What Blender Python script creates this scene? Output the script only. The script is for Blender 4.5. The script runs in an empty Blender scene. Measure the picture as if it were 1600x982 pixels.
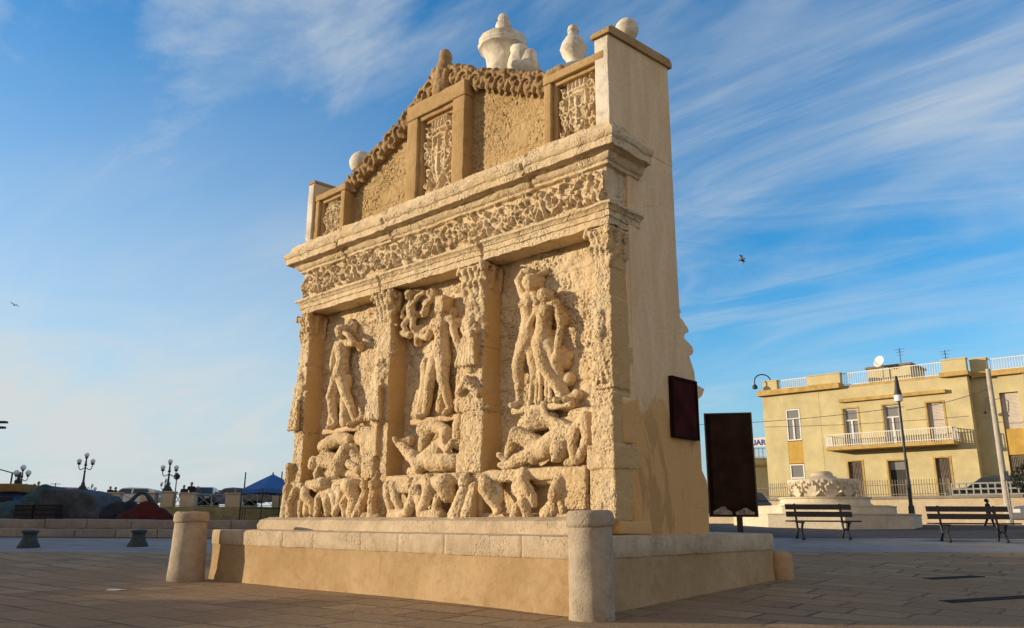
import bpy, bmesh, math, random
import numpy as np
from mathutils import Matrix, Vector
R = math.radians
PI = math.pi
random.seed(7)
scene = bpy.context.scene
col = scene.collection

# ------------------------------------------------------------------ camera
F_PX, PITCH, ROLL, EYE = 1250.0, R(14.6), R(0.3), 1.0
cd = bpy.data.cameras.new('camera')
cd.sensor_width = 36.0
cd.lens = 36.0 * F_PX / 1600.0
cd.clip_start = 0.05
cd.clip_end = 9000
cam = bpy.data.objects.new('camera', cd)
col.objects.link(cam)
cam.matrix_world = Matrix.Translation((0, 0, EYE)) @ Matrix.Rotation(PI / 2 + PITCH, 4, 'X') @ Matrix.Rotation(ROLL, 4, 'Z')
scene.camera = cam

# ------------------------------------------------------------------ light
SUN_AZ, SUN_EL = R(-87), R(8.5)          # azimuth from +Y towards +X
world = bpy.data.worlds.new('World')
scene.world = world
world.use_nodes = True
wt = world.node_tree
wt.nodes.clear()
def WN(t, **k):
    n = wt.nodes.new(t)
    for a, b in k.items():
        setattr(n, a, b)
    return n
def WL(a, b):
    wt.links.new(a, b)
w_out = WN('ShaderNodeOutputWorld')
w_bg = WN('ShaderNodeBackground')
w_bg.inputs['Strength'].default_value = 0.15
sky = WN('ShaderNodeTexSky', sky_type='NISHITA')
sky.sun_disc = False
sky.sun_elevation = SUN_EL
sky.sun_rotation = SUN_AZ
sky.altitude = 0
sky.air_density = 1.0
sky.dust_density = 0.3
sky.ozone_density = 3.0
hsv = WN('ShaderNodeHueSaturation')
hsv.inputs['Saturation'].default_value = 1.30
hsv.inputs['Value'].default_value = 1.0
WL(sky.outputs[0], hsv.inputs['Color'])
tc = WN('ShaderNodeTexCoord')
sep = WN('ShaderNodeSeparateXYZ')
WL(tc.outputs['Generated'], sep.inputs[0])
def wmath(op, a, b=None, c=None, clamp=False):
    n = WN('ShaderNodeMath', operation=op)
    n.use_clamp = clamp
    for i, v in enumerate((a, b, c)):
        if v is None:
            continue
        if isinstance(v, (int, float)):
            n.inputs[i].default_value = v
        else:
            WL(v, n.inputs[i])
    return n.outputs[0]
# a high flat layer of cirrus: direction projected on a plane overhead
zc = wmath('ADD', wmath('MAXIMUM', sep.outputs['Z'], 0.0), 0.16)
px_ = wmath('DIVIDE', sep.outputs['X'], zc)
py_ = wmath('DIVIDE', sep.outputs['Y'], zc)
comb = WN('ShaderNodeCombineXYZ')
WL(px_, comb.inputs[0])
WL(py_, comb.inputs[1])
def cloud(bearing, along, across, scale, lo, hi, seed, detail=7, dist=0.9, rough=0.56):
    m = WN('ShaderNodeMapping', vector_type='TEXTURE')
    m.inputs['Rotation'].default_value = (0, 0, bearing)
    m.inputs['Scale'].default_value = (along, across, 1)
    m.inputs['Location'].default_value = (seed, seed * 0.37, seed * 0.11)
    WL(comb.outputs[0], m.inputs['Vector'])
    n = WN('ShaderNodeTexNoise')
    n.inputs['Scale'].default_value = scale
    n.inputs['Detail'].default_value = detail
    n.inputs['Roughness'].default_value = rough
    n.inputs['Distortion'].default_value = dist
    WL(m.outputs[0], n.inputs['Vector'])
    r = WN('ShaderNodeMapRange', interpolation_type='SMOOTHSTEP')
    r.inputs['From Min'].default_value = lo
    r.inputs['From Max'].default_value = hi
    WL(n.outputs[0], r.inputs['Value'])
    return r.outputs[0]
c1 = cloud(R(142), 2.1, 0.95, 1.9, 0.41, 0.74, 3.1, dist=1.5, rough=0.62)
c2 = cloud(R(128), 1.8, 0.9, 1.0, 0.42, 0.72, 11.7, dist=0.8)
c3 = cloud(R(135), 1.3, 1.0, 0.5, 0.36, 0.60, 5.4, detail=3)
cl = wmath('MULTIPLY', wmath('ADD', wmath('MULTIPLY', c1, 0.50), wmath('MULTIPLY', c2, 0.55)), wmath('ADD', 0.42, wmath('MULTIPLY', c3, 0.58)), clamp=True)
# thicker veil towards the horizon, most on the sunward side
hz = WN('ShaderNodeMapRange', interpolation_type='SMOOTHSTEP')
hz.inputs['From Min'].default_value = 0.66
hz.inputs['From Max'].default_value = 0.0
WL(sep.outputs['Z'], hz.inputs['Value'])
west = WN('ShaderNodeMapRange', interpolation_type='SMOOTHSTEP')
west.inputs['From Min'].default_value = 0.34
west.inputs['From Max'].default_value = -0.28
WL(sep.outputs['X'], west.inputs['Value'])
veil = wmath('MULTIPLY', wmath('MULTIPLY', hz.outputs[0], west.outputs[0]), 0.95)
veil = wmath('MULTIPLY', veil, wmath('ADD', wmath('ADD', wmath('MULTIPLY', c2, 0.40), wmath('MULTIPLY', c1, 0.25)), 0.72))
low = WN('ShaderNodeMapRange', interpolation_type='SMOOTHSTEP')
low.inputs['From Min'].default_value = 0.24
low.inputs['From Max'].default_value = 0.0
WL(sep.outputs['Z'], low.inputs['Value'])
cl = wmath('MAXIMUM', wmath('MULTIPLY', cl, 0.95), veil, clamp=True)
mixc = WN('ShaderNodeMix', data_type='RGBA')
WL(cl, mixc.inputs['Factor'])
mixh = WN('ShaderNodeMix', data_type='RGBA')
WL(wmath('MULTIPLY', low.outputs[0], 0.85), mixh.inputs['Factor'])
WL(hsv.outputs[0], mixh.inputs['A'])
mixh.inputs['B'].default_value = (1.15, 1.72, 2.2, 1)
WL(mixh.outputs['Result'], mixc.inputs['A'])
mixc.inputs['B'].default_value = (2.30, 2.46, 2.50, 1)
# added warm fill: unseen sky half behind the viewer brightened to lift the shaded faces
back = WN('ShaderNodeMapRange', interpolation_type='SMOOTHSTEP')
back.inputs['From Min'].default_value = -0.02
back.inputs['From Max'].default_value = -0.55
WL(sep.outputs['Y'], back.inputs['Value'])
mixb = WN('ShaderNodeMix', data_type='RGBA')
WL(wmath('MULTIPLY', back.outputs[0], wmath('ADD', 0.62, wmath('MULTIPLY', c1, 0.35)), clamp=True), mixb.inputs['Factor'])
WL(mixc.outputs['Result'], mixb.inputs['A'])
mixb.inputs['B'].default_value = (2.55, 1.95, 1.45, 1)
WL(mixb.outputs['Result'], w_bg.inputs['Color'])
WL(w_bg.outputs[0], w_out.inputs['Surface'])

sd = bpy.data.lights.new('sun', 'SUN')
sd.energy = 3.0
sd.angle = R(0.53)
sd.color = (1.0, 0.82, 0.57)
sun = bpy.data.objects.new('sun', sd)
col.objects.link(sun)
s_dir = Vector((math.sin(SUN_AZ) * math.cos(SUN_EL), math.cos(SUN_AZ) * math.cos(SUN_EL), math.sin(SUN_EL)))
sun.rotation_euler = s_dir.to_track_quat('Z', 'Y').to_euler()
sun.location = s_dir * 120

scene.view_settings.view_transform = 'Standard'
scene.view_settings.look = 'None'
scene.view_settings.exposure = 0.92
scene.view_settings.gamma = 1.0
scene.view_settings.use_curve_mapping = False

# ------------------------------------------------------------------ helpers
def at(px, py, Y):
    """world point at depth Y on the sight line of photo pixel (px, py)"""
    x = (px - 800) / F_PX
    y = -(py - 491) / F_PX
    c, s = math.cos(ROLL), math.sin(ROLL)
    x, y = c * x - s * y, s * x + c * y
    d = Vector((x, math.cos(PITCH) - y * math.sin(PITCH), math.sin(PITCH) + y * math.cos(PITCH)))
    return Vector((0, 0, EYE)) + d * (Y / d.y)

def _hash(ix, iy, iz, seed):
    h = (ix * 374761393 + iy * 668265263 + iz * 2147483647 + seed * 1274126177) & 0xFFFFFFFF
    h = ((h ^ (h >> 13)) * 1274126177) & 0xFFFFFFFF
    h = (h ^ (h >> 16)) & 0xFFFFFFFF
    return h.astype(np.float64) / 4294967295.0 * 2 - 1

def vnoise(P, scale, seed=0):
    Q = P * scale + 100.0
    I = np.floor(Q).astype(np.int64)
    f = Q - I
    f = f * f * (3 - 2 * f)
    out = 0
    for dx in (0, 1):
        wx = f[:, 0] if dx else 1 - f[:, 0]
        for dy in (0, 1):
            wy = f[:, 1] if dy else 1 - f[:, 1]
            for dz in (0, 1):
                wz = f[:, 2] if dz else 1 - f[:, 2]
                out = out + wx * wy * wz * _hash(I[:, 0] + dx, I[:, 1] + dy, I[:, 2] + dz, seed)
    return out

def fbm(P, scale, seed=0, octs=3):
    s, a, o = scale, 1.0, 0
    for k in range(octs):
        o = o + a * vnoise(P, s, seed + k * 17)
        s *= 2.03
        a *= 0.5
    return o / 1.6

def pits_at(P, scale, seed=0, size=0.42, thresh=-0.1):
    """sparse round pores: 1 at a pore's centre, 0 outside"""
    Q = P * scale + 50.0
    I = np.floor(Q).astype(np.int64)
    best = np.full(len(P), 9.0)
    for dx in (-1, 0, 1):
        for dy in (-1, 0, 1):
            for dz in (-1, 0, 1):
                a, b, c = I[:, 0] + dx, I[:, 1] + dy, I[:, 2] + dz
                ox = 0.5 + 0.45 * _hash(a, b, c, seed)
                oy = 0.5 + 0.45 * _hash(a, b, c, seed + 1)
                oz = 0.5 + 0.45 * _hash(a, b, c, seed + 2)
                d = np.sqrt((a + ox - Q[:, 0]) ** 2 + (b + oy - Q[:, 1]) ** 2 + (c + oz - Q[:, 2]) ** 2)
                best = np.minimum(best, d)
    mask = np.clip((vnoise(P, scale * 0.16, seed + 7) - thresh) * 2.2, 0, 1)
    t = np.clip(1 - best / size, 0, 1)
    return np.sqrt(t) * mask

def rough_pts(P, amp, scale, seed=0, octs=3):
    """push points by a vector noise that depends only on place, so shared edges stay closed"""
    if amp == 0:
        return P
    D = np.stack([fbm(P, scale, seed + 31 * k, octs) for k in range(3)], 1)
    return P + D * amp

class MB:
    def __init__(self):
        self.v = []
        self.f = []
        self.n = 0
    def add(self, V, Fc):
        V = np.asarray(V, float)
        self.v.append(V)
        self.f += [tuple(int(i) + self.n for i in q) for q in Fc]
        self.n += len(V)
        return self
    def box(self, x0, x1, y0, y1, z0, z1, M=None):
        V = np.array([(x, y, z) for z in (z0, z1) for y in (y0, y1) for x in (x0, x1)], float)
        if M is not None:
            V = np.array([tuple(M @ Vector(p)) for p in V])
        return self.add(V, [(0, 2, 3, 1), (4, 5, 7, 6), (0, 1, 5, 4), (2, 6, 7, 3), (0, 4, 6, 2), (1, 3, 7, 5)])
    def bar(self, a, b, w, d=None, up=(0, 0, 1)):
        """rectangular bar from a to b"""
        d = w if d is None else d
        a, b = Vector(a), Vector(b)
        t = (b - a)
        L = t.length
        t.normalize()
        u = Vector(up)
        if abs(t.dot(u)) > 0.95:
            u = Vector((0, 1, 0))
        s = t.cross(u).normalized()
        u = s.cross(t).normalized()
        V = []
        for q in (a, b):
            for i, j in ((-1, -1), (1, -1), (1, 1), (-1, 1)):
                V.append(q + s * (i * w / 2) + u * (j * d / 2))
        return self.add([tuple(p) for p in V], [(0, 1, 2, 3), (7, 6, 5, 4), (0, 4, 5, 1), (1, 5, 6, 2), (2, 6, 7, 3), (3, 7, 4, 0)])
    def gbox(self, x0, x1, y0, y1, z0, z1, res=0.08, r=0.02):
        """box with gridded faces and worn, rounded edges"""
        lo = np.array([x0, y0, z0], float)
        hi = np.array([x1, y1, z1], float)
        r = min(r, *(0.45 * (hi - lo)))
        def ticks(a, b):
            n = max(1, int(round((b - a - 2 * r) / res)))
            return np.concatenate([[a, a + r * 0.45], np.linspace(a + r, b - r, n + 1), [b - r * 0.45, b]])
        T = [ticks(lo[k], hi[k]) for k in range(3)]
        for ax in range(3):
            u, w = (ax + 1) % 3, (ax + 2) % 3
            A, B = np.meshgrid(T[u], T[w], indexing='ij')
            nu, nw = A.shape
            for side in (0, 1):
                P = np.zeros((nu * nw, 3))
                P[:, u] = A.ravel()
                P[:, w] = B.ravel()
                P[:, ax] = hi[ax] if side else lo[ax]
                Q = np.clip(P, lo + r, hi - r)
                d = P - Q
                L = np.linalg.norm(d, axis=1, keepdims=True)
                P = Q + d / np.maximum(L, 1e-9) * r
                Fc = []
                for i in range(nu - 1):
                    for j in range(nw - 1):
                        q = (i * nw + j, (i + 1) * nw + j, (i + 1) * nw + j + 1, i * nw + j + 1)
                        Fc.append(q if side else q[::-1])
                self.add(P, Fc)
        return self
    def lathe(self, prof, c=(0, 0, 0), n=24, M=None, a0=0.0):
        V, Fc = [], []
        m = len(prof)
        for i in range(n):
            a = a0 + 2 * PI * i / n
            for r, z in prof:
                V.append((c[0] + r * math.cos(a), c[1] + r * math.sin(a), c[2] + z))
        for i in range(n):
            k = (i + 1) % n
            for j in range(m - 1):
                Fc.append((i * m + j, k * m + j, k * m + j + 1, i * m + j + 1))
        b = len(V)
        V.append((c[0], c[1], c[2] + prof[0][1]))
        V.append((c[0], c[1], c[2] + prof[-1][1]))
        for i in range(n):
            k = (i + 1) % n
            Fc.append((b, k * m, i * m))
            Fc.append((b + 1, i * m + m - 1, k * m + m - 1))
        if M is not None:
            V = [tuple(M @ Vector(p)) for p in V]
        return self.add(V, Fc)
    def tube(self, pts, rad, n=8, cap=True):
        pts = [Vector(p) for p in pts]
        m = len(pts)
        rs = rad if hasattr(rad, '__len__') else [rad] * m
        V, Fc = [], []
        prev = None
        for i, p in enumerate(pts):
            t = (pts[min(i + 1, m - 1)] - pts[max(i - 1, 0)]).normalized()
            if prev is None:
                u = Vector((0, 0, 1)) if abs(t.z) < 0.9 else Vector((1, 0, 0))
            else:
                u = prev
            s = t.cross(u).normalized()
            u = s.cross(t).normalized()
            prev = u
            for k in range(n):
                a = 2 * PI * k / n
                V.append(tuple(p + (s * math.cos(a) + u * math.sin(a)) * rs[i]))
        for i in range(m - 1):
            for k in range(n):
                q = (k + 1) % n
                Fc.append((i * n + k, i * n + q, (i + 1) * n + q, (i + 1) * n + k))
        if cap:
            Fc.append(tuple(range(n - 1, -1, -1)))
            Fc.append(tuple((m - 1) * n + k for k in range(n)))
        return self.add(V, Fc)
    def ball(self, c, r, n=12, sq=(1, 1, 1)):
        prof = [(math.sin(PI * k / n), -math.cos(PI * k / n)) for k in range(1, n)]
        V, Fc = [], []
        N = 2 * n
        for i in range(N):
            a = 2 * PI * i / N
            for q, z in prof:
                V.append((c[0] + r * sq[0] * q * math.cos(a), c[1] + r * sq[1] * q * math.sin(a), c[2] + r * sq[2] * z))
        m = len(prof)
        for i in range(N):
            k = (i + 1) % N
            for j in range(m - 1):
                Fc.append((i * m + j, k * m + j, k * m + j + 1, i * m + j + 1))
        b = len(V)
        V.append((c[0], c[1], c[2] - r * sq[2]))
        V.append((c[0], c[1], c[2] + r * sq[2]))
        for i in range(N):
            k = (i + 1) % N
            Fc.append((b, k * m, i * m))
            Fc.append((b + 1, i * m + m - 1, k * m + m - 1))
        return self.add(V, Fc)
    def prism(self, poly, y0, y1, M=None):
        """polygon in (x, z) pushed from y0 to y1"""
        n = len(poly)
        V = [(x, y0, z) for x, z in poly] + [(x, y1, z) for x, z in poly]
        Fc = [tuple(range(n)), tuple(range(2 * n - 1, n - 1, -1))]
        for i in range(n):
            k = (i + 1) % n
            Fc.append((i, i + n, k + n, k))
        if M is not None:
            V = [tuple(M @ Vector(p)) for p in V]
        return self.add(V, Fc)
    def flat(self, poly, z0, z1, M=None):
        """polygon in (x, y) pushed from z0 to z1"""
        n = len(poly)
        V = [(x, y, z0) for x, y in poly] + [(x, y, z1) for x, y in poly]
        Fc = [tuple(range(n - 1, -1, -1)), tuple(range(n, 2 * n))]
        for i in range(n):
            k = (i + 1) % n
            Fc.append((i, k, k + n, i + n))
        if M is not None:
            V = [tuple(M @ Vector(p)) for p in V]
        return self.add(V, Fc)
    def chain(self, pts, n=8, sub=1):
        """tapered limb through (x, y, z, r) stations with round ends"""
        for x, y, z, r in pts:
            self.ball((x, y, z), r, n=max(5, n // 2 + 1))
        for a, b in zip(pts[:-1], pts[1:]):
            if (Vector(a[:3]) - Vector(b[:3])).length > 1e-4:
                self.tube([a[:3], b[:3]], [a[3] * 0.98, b[3] * 0.98], n=n)
        return self
    def verts(self):
        return np.concatenate(self.v) if self.v else np.zeros((0, 3))
    def rough(self, amp, scale, seed=0, octs=3):
        V = rough_pts(self.verts(), amp, scale, seed, octs)
        self.v = [V]
        return self
    def mesh(self, name, smooth=False, fix=False):
        me = bpy.data.meshes.new(name)
        V = self.verts()
        me.from_pydata([tuple(p) for p in V], [], self.f)
        if fix:
            bm = bmesh.new()
            bm.from_mesh(me)
            bmesh.ops.remove_doubles(bm, verts=bm.verts, dist=1e-5)
            bmesh.ops.recalc_face_normals(bm, faces=bm.faces)
            bm.to_mesh(me)
            bm.free()
        if smooth:
            me.polygons.foreach_set('use_smooth', [True] * len(me.polygons))
        me.update()
        return me
    def build(self, name, mat, parent=None, smooth=False, fix=True, loc=None, angle=None):
        me = self.mesh(name, smooth or angle is not None, fix)
        if angle is not None:
            sharp(me, angle)
        return link(name, me, mat, parent, loc)

def sharp(me, deg):
    bm = bmesh.new()
    bm.from_mesh(me)
    for e in bm.edges:
        if len(e.link_faces) == 2:
            e.smooth = e.calc_face_angle(0) < R(deg)
    bm.to_mesh(me)
    bm.free()

def link(name, me, mat, parent=None, loc=None):
    o = bpy.data.objects.new(name, me)
    col.objects.link(o)
    if mat is not None:
        me.materials.clear()
        me.materials.append(mat)
    if parent is not None:
        o.parent = parent
    if loc is not None:
        o.location = loc
    return o

def tag(o, label=None, cat=None, group=None, kind=None):
    if label: o['label'] = label
    if cat: o['category'] = cat
    if group: o['group'] = group
    if kind: o['kind'] = kind
    return o

def empty(name, loc=(0, 0, 0), rz=0.0, label=None, cat=None, group=None):
    o = bpy.data.objects.new(name, None)
    col.objects.link(o)
    o.location = loc
    o.rotation_euler = (0, 0, rz)
    o.empty_display_size = 0.2
    return tag(o, label, cat, group)

def kids(o):
    return [c for c in list(bpy.data.objects) if c.parent == o]

def copy_tree(o, parent=None):
    c = o.copy()
    col.objects.link(c)
    c.parent = parent
    for ch in kids(o):
        copy_tree(ch, c)
    return c

def fuse(mb, voxel, smooth_it=3, amp=0.0, scale=8.0, seed=0, octs=3, pit=0.0, side=1.0):
    """weld overlapping pieces into one skin, smooth it, then weather it along its normals"""
    me = mb.mesh('tmp', fix=False)
    ob = bpy.data.objects.new('tmp', me)
    col.objects.link(ob)
    m = ob.modifiers.new('r', 'REMESH')
    m.mode = 'VOXEL'
    m.voxel_size = voxel
    m.adaptivity = 0
    if smooth_it:
        s = ob.modifiers.new('s', 'SMOOTH')
        s.factor = 0.5
        s.iterations = smooth_it
    dg = bpy.context.evaluated_depsgraph_get()
    new = bpy.data.meshes.new_from_object(ob.evaluated_get(dg))
    bpy.data.objects.remove(ob)
    bpy.data.meshes.remove(me)
    n = len(new.vertices)
    if n and (amp or pit):
        V = np.empty(n * 3)
        new.vertices.foreach_get('co', V)
        N = np.empty(n * 3)
        new.vertices.foreach_get('normal', N)
        V = V.reshape(-1, 3)
        N = N.reshape(-1, 3)
        d = amp * fbm(V, scale, seed, octs)
        if pit:
            d = d - pit * pits_at(V, 19, seed + 5) - 0.6 * pit * pits_at(V, 33, seed + 9)
        d = d * np.where(np.abs(N[:, 0]) > 0.75, side, 1.0)
        V = V + N * d[:, None]
        new.vertices.foreach_set('co', V.ravel())
    new.polygons.foreach_set('use_smooth', [True] * len(new.polygons))
    new.update()
    return new

def relief(W_, H_, res, strokes, y_base, x0, z0, amp=0.01, scale=9, seed=0, joints=(), vjoints=(), pit=0.0, back=0.05):
    """carved slab: height field over x0..x0+W, z0..z0+H, standing out of the plane y = y_base towards -y.
    strokes = [(polyline [(x, z, r)...], height)] in slab coordinates"""
    nx, nz = int(W_ / res) + 1, int(H_ / res) + 1
    xs, zs = np.linspace(0, W_, nx), np.linspace(0, H_, nz)
    X, Z = np.meshgrid(xs, zs, indexing='ij')
    Hh = np.zeros_like(X)
    for pl, ht in strokes:
        if len(pl) == 1:
            pl = [pl[0], pl[0]]
        for a, b in zip(pl[:-1], pl[1:]):
            rm = max(a[2], b[2])
            i0 = max(0, int((min(a[0], b[0]) - rm) / W_ * (nx - 1)))
            i1 = min(nx, int((max(a[0], b[0]) + rm) / W_ * (nx - 1)) + 2)
            j0 = max(0, int((min(a[1], b[1]) - rm) / H_ * (nz - 1)))
            j1 = min(nz, int((max(a[1], b[1]) + rm) / H_ * (nz - 1)) + 2)
            if i0 >= i1 or j0 >= j1:
                continue
            x, z = X[i0:i1, j0:j1], Z[i0:i1, j0:j1]
            dx, dz = b[0] - a[0], b[1] - a[1]
            LL = dx * dx + dz * dz
            t = np.clip(((x - a[0]) * dx + (z - a[1]) * dz) / LL, 0, 1) if LL > 1e-9 else np.zeros_like(x)
            rr = a[2] + (b[2] - a[2]) * t
            d = np.hypot(x - a[0] - t * dx, z - a[1] - t * dz) / np.maximum(rr, 1e-6)
            hh = ht * np.sqrt(np.clip(1 - d * d, 0, 1))
            Hh[i0:i1, j0:j1] = np.maximum(Hh[i0:i1, j0:j1], hh)
    P = np.stack([X.ravel() + x0, np.full(X.size, y_base), Z.ravel() + z0], 1)
    h = Hh.ravel()
    h = h + amp * fbm(P, scale, seed, 4)
    if pit:
        h = h - pit * pits_at(P, 17, seed + 3) - 0.7 * pit * pits_at(P, 30, seed + 9)
    wob = 0.012 * fbm(P, 2.2, seed + 40, 2)
    for jz in joints:
        h = h - 0.022 * np.exp(-((P[:, 2] - jz + wob) / 0.011) ** 2)
    for jx, ja, jb in vjoints:
        h = h - 0.020 * np.exp(-((P[:, 0] - jx + wob) / 0.011) ** 2) * ((P[:, 2] > ja) & (P[:, 2] < jb))
    P[:, 1] = y_base - h
    Fc = []
    idx = np.arange(nx * nz).reshape(nx, nz)
    a, b, c, d = idx[:-1, :-1].ravel(), idx[1:, :-1].ravel(), idx[1:, 1:].ravel(), idx[:-1, 1:].ravel()
    Fc = list(zip(a.tolist(), b.tolist(), c.tolist(), d.tolist()))
    rim = list(idx[:, 0]) + list(idx[-1, 1:]) + list(idx[-2::-1, -1]) + list(idx[0, -2:0:-1])
    nb = nx * nz
    B = P[rim].copy()
    B[:, 1] = y_base + back
    m = len(rim)
    for i in range(m):
        k = (i + 1) % m
        Fc.append((int(rim[k]), int(rim[i]), nb + i, nb + k))
    mb = MB()
    mb.add(np.concatenate([P, B]), Fc)
    return mb

def sweep(prof, path, res=0.05, amp=0.0, scale=6, seed=0, cracks=()):
    """moulding: profile [(out, z)...] swept along a plan path [(x, y)...] with mitred corners, outside on the left-hand... (-y) side"""
    n = len(path)
    dirs = []
    for i in range(n - 1):
        d = Vector((path[i + 1][0] - path[i][0], path[i + 1][1] - path[i][1]))
        dirs.append(d.normalized())
    def nor(d):
        return Vector((d.y, -d.x))
    stations = []
    for i in range(n):
        if i == 0: m = nor(dirs[0])
        elif i == n - 1: m = nor(dirs[-1])
        else:
            a, b = nor(dirs[i - 1]), nor(dirs[i])
            m = (a + b) / (1 + a.dot(b))
        stations.append((Vector(path[i]), m))
    rows = []
    for i in range(n - 1):
        L = (stations[i + 1][0] - stations[i][0]).length
        k = max(1, int(L / res))
        for j in range(k + (1 if i == n - 2 else 0)):
            t = j / k
            rows.append((stations[i][0].lerp(stations[i + 1][0], t), stations[i][1].lerp(stations[i + 1][1], t)))
    # subdivide the profile too
    pr = []
    for a, b in zip(prof[:-1], prof[1:]):
        L = math.hypot(b[0] - a[0], b[1] - a[1])
        k = max(1, int(L / (res * 0.8)))
        for j in range(k):
            pr.append((a[0] + (b[0] - a[0]) * j / k, a[1] + (b[1] - a[1]) * j / k))
    pr.append(prof[-1])
    m = len(pr)
    V = np.array([(p.x + q.x * o, p.y + q.y * o, z) for p, q in rows for o, z in pr])
    Fc = []
    for i in range(len(rows) - 1):
        for j in range(m - 1):
            Fc.append((i * m + j, (i + 1) * m + j, (i + 1) * m + j + 1, i * m + j + 1))
    Fc.append(tuple(range(m)))
    Fc.append(tuple((len(rows) - 1) * m + j for j in range(m - 1, -1, -1)))
    V = rough_pts(V, amp, scale, seed)
    for cx, w in cracks:
        g = np.exp(-((V[:, 0] - cx) / w) ** 2)
        V[:, 1] = V[:, 1] + 0.05 * g
        V[:, 2] = V[:, 2] + 0.012 * np.sign(V[:, 0] - cx) * np.exp(-((V[:, 0] - cx) / 0.5) ** 2)
    mb = MB()
    mb.add(V, Fc)
    return mb

# ------------------------------------------------------------------ materials
def new_mat(name):
    m = bpy.data.materials.new(name)
    m.use_nodes = True
    nt = m.node_tree
    b = nt.nodes['Principled BSDF']
    return m, nt, b

def ramp(nt, src, stops):
    r = nt.nodes.new('ShaderNodeValToRGB')
    e = r.color_ramp.elements
    while len(e) < len(stops):
        e.new(0.5)
    for k, (p, c) in enumerate(stops):
        e[k].position = p
        e[k].color = (c[0], c[1], c[2], 1) if hasattr(c, '__len__') else (c, c, c, 1)
    nt.links.new(src, r.inputs[0])
    return r.outputs[0]

def tex_noise(nt, vec, scale, detail=6, rough=0.6, dist=0.0):
    n = nt.nodes.new('ShaderNodeTexNoise')
    n.inputs['Scale'].default_value = scale
    n.inputs['Detail'].default_value = detail
    n.inputs['Roughness'].default_value = rough
    n.inputs['Distortion'].default_value = dist
    nt.links.new(vec, n.inputs['Vector'])
    return n.outputs[0]

def mixrgb(nt, fac, a, b, mode='MIX'):
    m = nt.nodes.new('ShaderNodeMix')
    m.data_type = 'RGBA'
    m.blend_type = mode
    for sock, v in ((m.inputs['Factor'], fac), (m.inputs['A'], a), (m.inputs['B'], b)):
        if isinstance(v, (int, float)):
            sock.default_value = v
        elif hasattr(v, '__len__'):
            sock.default_value = (v[0], v[1], v[2], 1)
        else:
            nt.links.new(v, sock)
    return m.outputs['Result']

def nmath(nt, op, a, b=None, clamp=False):
    n = nt.nodes.new('ShaderNodeMath')
    n.operation = op
    n.use_clamp = clamp
    for i, v in enumerate((a, b)):
        if v is None: continue
        if isinstance(v, (int, float)): n.inputs[i].default_value = v
        else: nt.links.new(v, n.inputs[i])
    return n.outputs[0]

def bump(nt, b, hgt, dist, strength=1.0):
    n = nt.nodes.new('ShaderNodeBump')
    n.inputs['Distance'].default_value = dist
    n.inputs['Strength'].default_value = strength
    nt.links.new(hgt, n.inputs['Height'])
    nt.links.new(n.outputs[0], b.inputs['Normal'])

def obj_vec(nt, scale=(1, 1, 1), rot=(0, 0, 0), which='Object'):
    t = nt.nodes.new('ShaderNodeTexCoord')
    m = nt.nodes.new('ShaderNodeMapping')
    m.inputs['Scale'].default_value = scale
    m.inputs['Rotation'].default_value = rot
    nt.links.new(t.outputs[which], m.inputs['Vector'])
    return m.outputs[0]

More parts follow.
